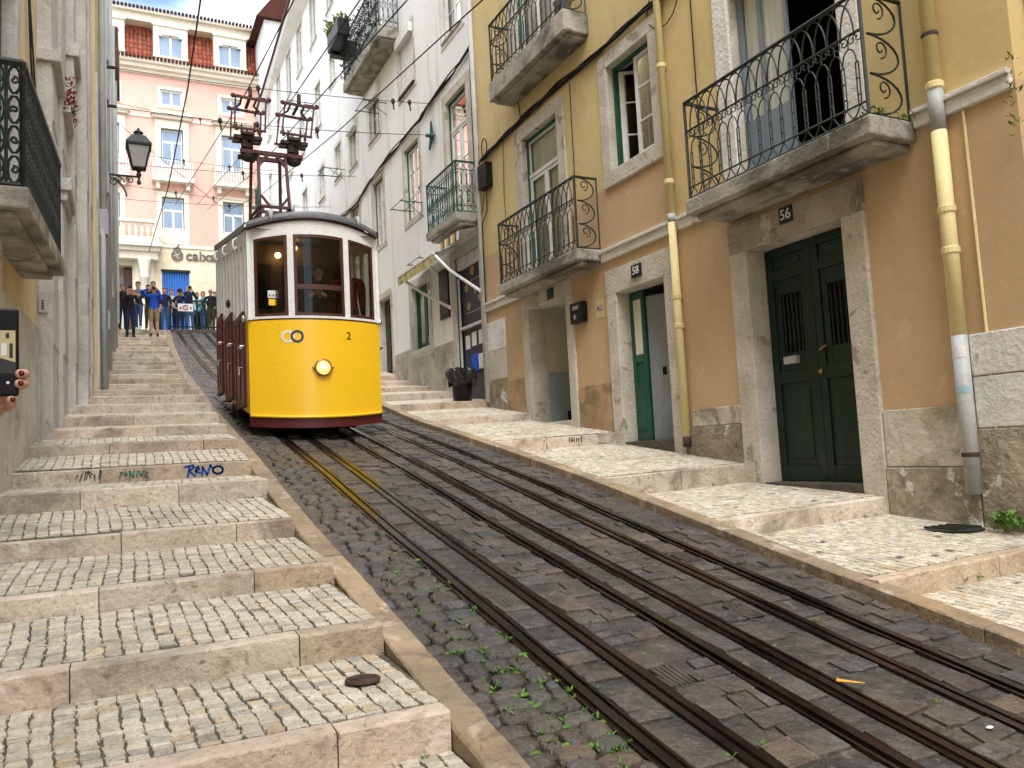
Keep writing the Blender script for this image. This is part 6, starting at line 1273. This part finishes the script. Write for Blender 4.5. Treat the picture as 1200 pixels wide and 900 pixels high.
# ------------------------------------------------------------------ people
random.seed(71)
def rot2(p, a): return (p[0] * cos(a) - p[1] * sin(a), p[0] * sin(a) + p[1] * cos(a), p[2])
def person(label, loc, rot, top, bottom, shoes='black', hair='hair_d', H=1.72, arms='down', shorts=False, bulk=1.0, stride=.0, group=None, hat=None, bag=None, bald=False, custom=None, look=0.0):
    """one standing figure: a single skinned body with clothing areas, hair as a child; it faces -y before rot"""
    J = {}; E_ = []
    def j(n, p, r): J[n] = (p, r if isinstance(r, tuple) else (r, r))
    b = bulk
    j('pelvis', (0, 0, .95), (.150 * b, .11 * b)); j('waist', (0, .0, 1.10), (.145 * b, .105 * b)); j('chest', (0, .0, 1.30), (.165 * b, .115 * b)); j('neckbase', (0, .01, 1.43), (.085, .07)); j('neck', (0, 0, 1.485), .052)
    j('jaw', (0, -.015, 1.545), (.062, .07)); j('head', (0, -.005, 1.625), (.077, .095)); j('crown', (0, .005, 1.695), (.055, .07))
    E_ += [('pelvis', 'waist'), ('waist', 'chest'), ('chest', 'neckbase'), ('neckbase', 'neck'), ('neck', 'jaw'), ('jaw', 'head'), ('head', 'crown')]
    for s, n in ((-1, 'l'), (1, 'r')):
        st = stride * s
        j('hip' + n, (s * .085, 0, .88), (.100 * b, .105 * b)); j('knee' + n, (s * .095, -.01 - st * .5, .49), .066 if not shorts else .06); j('ankle' + n, (s * .10, .015 - st, .095), .046); j('toe' + n, (s * .115, -.13 - st, .045), (.042, .035))
        E_ += [('pelvis', 'hip' + n), ('hip' + n, 'knee' + n), ('knee' + n, 'ankle' + n), ('ankle' + n, 'toe' + n)]
        j('sh' + n, (s * .175 * b, .01, 1.385), .068 * b)
        if arms == 'down': el, wr, hd = (s * .235, .03, 1.12), (s * .225, -.05, .88), (s * .215, -.07, .79)
        elif arms == 'phone': el, wr, hd = (s * .25, -.12, 1.17), (s * .09, -.27, 1.45), (s * .05, -.29, 1.53)
        elif arms == 'high': el, wr, hd = ((s * (.40 if s < 0 else .24), -.14, 1.50 if s < 0 else 1.24), (s * .12, -.22, 1.60), (s * .06, -.23, 1.63))
        elif arms == 'chest': el, wr, hd = (s * .25, -.03, 1.13), (s * .10, -.23, 1.20), (s * .04, -.27, 1.24)
        elif arms == 'hips': el, wr, hd = (s * .33, .06, 1.14), (s * .19, .04, .98), (s * .14, .0, .96)
        elif arms == 'one': el, wr, hd = ((s * .24, .03, 1.12), (s * .225, -.05, .88), (s * .215, -.07, .79)) if s < 0 else ((.25, -.13, 1.2), (.10, -.26, 1.46), (.06, -.28, 1.54))
        elif arms == 'custom': el, wr, hd = custom[n]
        j('el' + n, el, .050 * b); j('wr' + n, wr, .036); j('hd' + n, hd, (.036, .022)); E_ += [('neckbase', 'sh' + n), ('sh' + n, 'el' + n), ('el' + n, 'wr' + n), ('wr' + n, 'hd' + n)]
    k = H / 1.76
    bm = bmesh.new(); ly = bm.verts.layers.skin.verify(); V = {}
    for n, (p, r) in J.items():
        v = bm.verts.new((p[0] * k, p[1] * k, p[2] * k)); v[ly].radius = (r[0] * k, r[1] * k); V[n] = v
        if n == 'pelvis': v[ly].use_root = True
    for a, c in E_: bm.edges.new((V[a], V[c]))
    me = bpy.data.meshes.new('t'); bm.to_mesh(me); bm.free(); o = bpy.data.objects.new('t', me); COL.objects.link(o)
    sk = o.modifiers.new('s', 'SKIN'); sk.use_smooth_shade = True; sk.branch_smoothing = .6; sb_ = o.modifiers.new('u', 'SUBSURF'); sb_.levels = 2; sb_.render_levels = 2
    res = bpy.data.meshes.new_from_object(o.evaluated_get(bpy.context.evaluated_depsgraph_get()))
    bpy.data.objects.remove(o); bpy.data.meshes.remove(me)
    m = M(); vs = [tuple(v.co) for v in res.vertices]
    segs = [(n1, n2, Vector(J[n1][0]) * k, Vector(J[n2][0]) * k) for n1, n2 in E_]
    def cls(c):
        best = None
        for n1, n2, a, d in segs:
            ab = d - a; t_ = max(0, min(1, (c - a).dot(ab) / max(ab.length_squared, 1e-9))); q = a + ab * t_; dd = (c - q).length - (J[n1][1][0] * (1 - t_) + J[n2][1][0] * t_) * k * .8
            if best is None or dd < best[0]: best = (dd, n1, n2, t_)
        _, n1, n2, t_ = best
        if n2 in ('neck', 'jaw', 'head', 'crown'): return 0 if (n2 == 'neck' and t_ < .5) else 2
        if n1.startswith('wr') or (n1.startswith('el') and t_ > .9): return 2
        if n1.startswith('ankle') or (n1.startswith('knee') and t_ > .9): return 3
        if n1.startswith('knee') and shorts: return 2
        if n1.startswith('hip') and shorts and t_ > .92: return 2
        if n1.startswith(('hip', 'knee')) or n2.startswith('hip') or (n1 == 'pelvis' and c.z < .93 * k): return 1
        return 0
    m.v = vs
    for p in res.polygons: m.f.append(tuple(p.vertices)); m.mi.append(cls(p.center)); m.t.append((1, 1, 1))
    bpy.data.meshes.remove(res)
    # face, ears and fingers join the same body mesh
    hc = Vector((0, -.005, 1.625)) * k
    m.k = 2; m.ball(hc + Vector((0, -.103, -.012)) * k, .013 * k, .018 * k, .022 * k, 8, 6)
    for s in (-1, 1): m.ball(hc + Vector((s * .080, .01, -.01)) * k, .012 * k, .022 * k, .032 * k, 8, 6)
    m.k = 4
    for s in (-1, 1): m.ball(hc + Vector((s * .030, -.088, .012)) * k, .011 * k, .008 * k, .008 * k, 8, 6)
    m.ball(hc + Vector((0, -.088, -.058)) * k, .022 * k, .006 * k, .005 * k, 8, 6)
    m.k = 2
    for n in 'lr':
        if arms == 'custom' and n in custom.get('skipfingers', ''): continue
        a, d = Vector(J['wr' + n][0]) * k, Vector(J['hd' + n][0]) * k; ax = (d - a).normalized(); sd = ax.cross(Vector((0, 1, 0)) if abs(ax.y) < .8 else Vector((1, 0, 0))).normalized(); up = sd.cross(ax)
        for q in range(4): o_ = d + sd * (q - 1.5) * .019 * k - ax * .005; l = (.075, .085, .08, .062)[q] * k; m.tube([o_, o_ + ax * l * .5 - up * .006, o_ + ax * l * .85 - up * .02], [.010 * k, .009 * k, .007 * k], 6)
        o_ = d - ax * .05 * k + sd * .035 * k; m.tube([o_, o_ + sd * .025 * k + ax * .03 * k, o_ + sd * .025 * k + ax * .06 * k], [.011 * k, .010 * k, .008 * k], 6)
    def fin(mm): mm.v = [tuple(Vector(rot2(p, rot)) + Vector(loc)) for p in mm.v]; return mm
    body = obj('person', fin(m), [X[top], X[bottom], X['skin'], X[shoes], X['dark']], loc=loc, smooth=True, recalc=False); tag(body, label, 'person', group)
    h = M()
    if hat: h.lathe([(.105 * k, .0), (.108 * k, .04 * k), (.09 * k, .10 * k), (.05 * k, .13 * k), (.001, .135 * k)], hc + Vector((0, 0, .015)), 14); obj('hat', fin(h), X[hat], body, smooth=True)
    elif not bald:
        n, q = 14, 8; vs = []
        for i in range(q + 1):
            a = pi * .60 * i / q
            for c in range(n):
                t_ = 2 * pi * c / n; drop = 1.0 if sin(t_) > -.25 else .62; aa = a * drop; vs.append(hc + Vector((.088 * sin(aa) * cos(t_), .012 + .102 * sin(aa) * sin(t_), .03 + .090 * cos(aa))) * k)
        h.add(vs, [(i * n + c, i * n + (c + 1) % n, (i + 1) * n + (c + 1) % n, (i + 1) * n + c) for i in range(q) for c in range(n)]); obj('hair', fin(h), X[hair], body, smooth=True, recalc=False)
    else:
        for s in (-1, 1): h.ball(hc + Vector((s * .072, .035, .0)) * k, .018 * k, .05 * k, .04 * k, 8, 6)
        obj('hair', fin(h), X[hair], body, smooth=True)
    if bag:
        g = M(); g.ball(Vector((0, .17, 1.22)) * k, .15 * k, .09 * k, .22 * k, 12, 8); q = fin(g); tag(obj('backpack', q, X[bag], loc=q.v[0], smooth=True), 'backpack on the back of the ' + label.split(' ', 1)[0] + ' ' + ' '.join(label.split(' ')[1:6]), 'backpack')
    return body
def zs_left(y):
    z = zl(y)
    for i, (a, zt, zb) in enumerate(LS):
        if i + 1 < len(LS) and a + .1 <= y < LS[i + 1][0]: return zt + (LS[i + 1][2] - zt) * (y - a) / (LS[i + 1][0] - a)
    return z
GC = 'onlookers at the top of the hill'
def at(x, y): return (x, y, zs_left(y) if y < 31.3 and x < 1.6 else zl(y) + .01)
person('man in black jacket and dark jeans photographing, lowest on the steps', at(.42, 28.15), .1, 'black_cloth', 'navy_cloth', hair='hair_g', H=1.70, arms='phone', bulk=1.08, group=GC, bald=True)
person('man in bright blue jacket and khaki shorts with raised arms', at(1.13, 28.4), -.05, 'blue_cloth', 'khaki_cloth', hair='hair_d', H=1.72, arms='high', shorts=True, bulk=1.1, group=GC)
person('person with dark vest at far left of the crowd by the wall', at(.22, 30.6), .3, 'black_cloth', 'black_cloth', H=1.66, arms='down', group=GC, hair='hair_b')
person('young man in white and dark jacket with white shoes, behind black jacket man', at(.72, 30.7), -.4, 'grey_cloth', 'denim_cloth', shoes='white_cloth', H=1.78, arms='chest', stride=.1, group=GC)
person('person in olive trousers and black coat behind the blue jacket man', at(1.02, 29.55), .5, 'black_cloth', 'olive_cloth', shoes='white_cloth', H=1.68, arms='hips', group=GC)
person('tall dark haired person standing behind the blue jacket man', at(1.22, 31.0), 0, 'black_cloth', 'navy_cloth', H=1.80, arms='down', group=GC)
CR = [(1.66, 32.3, .2, 'navy_cloth', 'denim_cloth', 'hair_b', 1.70, 'down', 'person in navy jacket and jeans at the left end of the barrier'),
      (1.92, 32.7, -.2, 'cream_cloth', 'navy_cloth', 'hair_b', 1.70, 'chest', 'person in pale jacket just left of the barrier notice'),
      (2.18, 32.2, 0, 'navy_cloth', 'navy_cloth', 'hair_d', 1.64, 'phone', 'person in navy coat with dark hood behind the notice'),
      (2.52, 32.3, 0, 'navy_cloth', 'denim_cloth', 'hair_g', 1.86, 'phone', 'tall bald man in dark navy jacket above the barrier notice'),
      (2.86, 33.0, .6, 'lightblue_cloth', 'black_cloth', 'hair_b', 1.66, 'down', 'person in pale blue top right of the barrier notice'),
      (3.02, 32.5, -1.2, 'teal_cloth', 'denim_cloth', 'hair_b', 1.64, 'chest', 'person in teal jacket and jeans seen from the side'),
      (3.28, 32.2, 2.9, 'black_cloth', 'olive_cloth', 'hair_g', 1.70, 'hips', 'person in black jacket and olive trousers seen from behind'),
      (3.12, 33.5, .2, 'black_cloth', 'black_cloth', 'hair_d', 1.74, 'down', 'person in black with dark hair at the back of the crowd'),
      (3.52, 32.9, .4, 'black_cloth', 'black_cloth', 'hair_d', 1.70, 'down', 'person in black coat near the tram, bareheaded'),
      (3.68, 32.4, 1.2, 'black_cloth', 'grey_cloth', 'hair_g', 1.64, 'down', 'person in white cap at the edge of the tram'),
      (1.45, 33.4, .1, 'teal_cloth', 'navy_cloth', 'hair_d', 1.72, 'down', 'person in teal jacket half hidden behind the blue jacket man'),
      (2.3, 34.2, .3, 'brown_cloth', 'denim_cloth', 'hair_d', 1.68, 'down', 'person in brown jacket far back behind the notice')]
for (x, y, r, t_, b_, h_, H, ar, lb) in CR: person(lb, (x, y, zl(y) + .01), r, t_, b_, hair=h_, H=H, arms=ar, group=GC, hat='white_cloth' if 'white cap' in lb else ('black_cloth' if 'hood' in lb else None), bald='bald' in lb)
for (x, y, z, lb) in ((.42, 27.83, 1.60, 'dark phone held up by the man in black jacket'), (2.18, 31.87, 1.52, 'dark phone held by the hooded person behind the notice'), (2.52, 31.97, 1.70, 'dark phone held by the tall bald man'), (1.13, 28.14, 1.66, 'dark camera held up by the blue jacket man')):
    m = M(); zz = (zs_left(28.2) if y < 30 else zl(y)) + z; m.box(x - .05, x + .05, y - .02, y + .005, zz - .05, zz + .05); tag(obj('phone' if 'phone' in lb else 'camera_held', m, X['black'], loc=(x, y, zz), bevel=.008), lb, 'phone' if 'phone' in lb else 'camera')
person('passenger in red quilted jacket inside the right window of the tram', (3.14, 11.75, 1.26), 2.6, 'red_cloth', 'navy_cloth', hair='hair_d', H=1.74, arms='down', bulk=1.25)
person('driver in dark clothes behind the middle window of the tram', (2.72, 11.78, 1.26), -.3, 'black_cloth', 'black_cloth', hair='hair_d', H=1.66, arms='chest')

# the companion at the left edge, out of frame but for a hand with a phone
pc = (-.56, 1.02, -1.47)
def loc_(x, y, z): k = 1.66 / 1.76; return (-(x - pc[0]) / k, -(y - pc[1]) / k, (z - pc[2]) / k)
person('companion at the left edge holding up a black phone in one hand', pc, pi, 'black_cloth', 'denim_cloth', hair='hair_b', H=1.66, arms='custom',
       custom={'l': (loc_(-.36, 1.20, -.22), loc_(-.235, 1.50, .02), loc_(-.20, 1.553, .11)), 'r': (loc_(-.80, 1.02, -.36), loc_(-.80, 1.06, -.60), loc_(-.80, 1.07, -.70)), 'skipfingers': 'l'})
hm = M(); sk_ = []
hm.tube([(-.232, 1.505, .035), (-.215, 1.535, .075), (-.195, 1.552, .12), (-.182, 1.554, .165)], [.024, .028, .033, .026], 12)
FGR = [([(-.185, 1.552, .185), (-.172, 1.548, .205), (-.165, 1.538, .222), (-.166, 1.530, .236)], .0085), ([(-.182, 1.553, .165), (-.156, 1.552, .168), (-.1375, 1.543, .167), (-.1345, 1.522, .165), (-.1395, 1.5045, .1635)], .0082),
       ([(-.184, 1.553, .145), (-.158, 1.552, .150), (-.1385, 1.543, .150), (-.1355, 1.522, .149), (-.1405, 1.5045, .1475)], .0080), ([(-.192, 1.550, .125), (-.170, 1.548, .116), (-.157, 1.535, .112), (-.152, 1.518, .115), (-.1515, 1.5035, .121)], .0075),
       ([(-.215, 1.545, .12), (-.236, 1.535, .15), (-.234, 1.518, .175), (-.224, 1.506, .190)], .0100)]
nl = M()
for pts, r in FGR:
    n = len(pts); q = []
    for a, b in zip(pts, pts[1:]):
        for i in range(4): q.append(tuple(a[c] + (b[c] - a[c]) * i / 4 for c in range(3)))
    q.append(pts[-1]); hm.tube(q, [r * (1.08 - .2 * i / len(q) + (.06 if i in (4, 8) else 0)) for i in range(len(q))], 12); hm.ball(pts[-1], r * .92, r * .8, r * .92, 12, 8)
    t_ = pts[-1]; nl.ball((t_[0] + .0022, t_[1] - r * .62, t_[2] + .0005), r * .55, r * .3, r * .62, 10, 8)
pb = bpy.data.objects['person'] if False else None
hold = [o for o in bpy.data.objects if o.get('label', '').startswith('companion')][0]
hd_ = obj('hand', hm, X['skin'], hold, smooth=True); obj('fingernail', nl, X['nail'], hd_, smooth=True)
ph = thing('phone', 'black smartphone with lit camera screen held up at the left edge', 'phone', (-.178, 1.515, .13))
m = M(); m.box(-.2140, -.1420, 1.5115, 1.5205, .128, .272); obj('phone_body', m, X['black'], ph, bevel=.006)
m = M()
def eq(n, c, s): return emit(n, c, s)
sc = [eq('screen_facade', (.20, .165, .09), .5), eq('screen_dark', (.018, .018, .017), .5), eq('screen_light', (.26, .27, .25), .5), eq('screen_black', (.006, .006, .006), .2)]
def sq_(x0, x1, z0, z1, k, y=1.5112): m.k = k; m.quad((x0, y, z0), (x1, y, z0), (x1, y, z1), (x0, y, z1))
sq_(-.2105, -.1455, .1315, .2685, 3); sq_(-.2105, -.1465, .165, .235, 0, 1.5109); m.k = 1; m.add([(-.2105, 1.5106, .165), (-.1465, 1.5106, .165), (-.1465, 1.5106, .183), (-.185, 1.5106, .196), (-.2105, 1.5106, .188)], [(0, 1, 2, 3, 4)])
sq_(-.166, -.159, .194, .214, 2, 1.5106); sq_(-.155, -.150, .190, .214, 1, 1.5106); sq_(-.178, -.172, .200, .222, 2, 1.5106); sq_(-.16, -.155, .222, .231, 1, 1.5106); sq_(-.2105, -.19, .205, .235, 2, 1.5104)
obj('screen', m, sc, ph, recalc=False); m = M(); m.lathe([(.001, 0), (.006, 0), (.006, .0004), (.001, .0004)], (-.178, 1.5107, .148), 14, 'y'); m.lathe([(.001, 0), (.0025, 0), (.001, .0003)], (-.157, 1.5107, .150), 10, 'y'); obj('shutter_button', m, X['enamel_w'], ph)
# ------------------------------------------------------------------ sky, sun, camera
wd = bpy.data.worlds.new('World'); SC.world = wd; wd.use_nodes = True
t = wd.node_tree; L = t.links.new; bg = t.nodes['Background']
SUN_EL, SUN_ROT = 58, 192
sky = nd(t, 'ShaderNodeTexSky', sky_type='NISHITA', sun_disc=False); sky.sun_elevation = radians(SUN_EL); sky.sun_rotation = radians(SUN_ROT); sky.air_density = 1.2; sky.dust_density = 2.0
tc = nd(t, 'ShaderNodeTexCoord'); mp = nd(t, 'ShaderNodeMapping'); mp.inputs['Scale'].default_value = (1, 1, 2.2); mp.inputs['Location'].default_value = (7, 5, 1); L(tc.outputs['Generated'], mp.inputs['Vector'])
nz = nd(t, 'ShaderNodeTexNoise'); nz.inputs['Scale'].default_value = 2.3; nz.inputs['Detail'].default_value = 9; L(mp.outputs[0], nz.inputs['Vector'])
rp = nd(t, 'ShaderNodeValToRGB'); rp.color_ramp.elements[0].position = .36; rp.color_ramp.elements[1].position = .58; L(nz.outputs['Fac'], rp.inputs['Fac'])
mx = nd(t, 'ShaderNodeMix', data_type='RGBA'); L(rp.outputs['Color'], mx.inputs[0]); L(sky.outputs['Color'], mx.inputs[6]); mx.inputs[7].default_value = (10.0, 10.5, 11.3, 1)
L(mx.outputs[2], bg.inputs['Color']); bg.inputs['Strength'].default_value = .12
sl = bpy.data.lights.new('sun', 'SUN'); sl.energy = 1.2; sl.angle = radians(30); sl.color = (1, .975, .94)
so = bpy.data.objects.new('sun', sl); COL.objects.link(so)
el, az = radians(SUN_EL), radians(SUN_ROT)
dirv = Vector((sin(az) * cos(el), cos(az) * cos(el), sin(el)))      # towards the sun
so.rotation_euler = dirv.to_track_quat('Z', 'Y').to_euler(); so.location = dirv * 60

cd = bpy.data.cameras.new('camera'); cam = bpy.data.objects.new('camera', cd); COL.objects.link(cam); SC.camera = cam
yaw, pit, rol = 4.61046124e-01, 8.21925367e-02, -5.14502019e-02
f_ = Vector((sin(yaw) * cos(pit), cos(yaw) * cos(pit), sin(pit))); r0 = Vector((cos(yaw), -sin(yaw), 0)); u0 = r0.cross(f_)
r_ = cos(rol) * r0 + sin(rol) * u0; u_ = -sin(rol) * r0 + cos(rol) * u0
cam.matrix_world = Matrix(((r_.x, u_.x, -f_.x, 0), (r_.y, u_.y, -f_.y, 0), (r_.z, u_.z, -f_.z, 0), (0, 0, 0, 1)))
cd.sensor_fit = 'HORIZONTAL'; cd.sensor_width = 36; cd.lens = 36 * 937.238 / 1200; cd.clip_start = .05; cd.clip_end = 400
vsx = SC.view_settings; vsx.view_transform = 'Standard'; vsx.look = 'None'; vsx.exposure = 1.45; vsx.gamma = 1; vsx.use_curve_mapping = False
SC.cycles.max_bounces = 8; SC.cycles.diffuse_bounces = 4; SC.cycles.glossy_bounces = 4; SC.cycles.transparent_max_bounces = 16
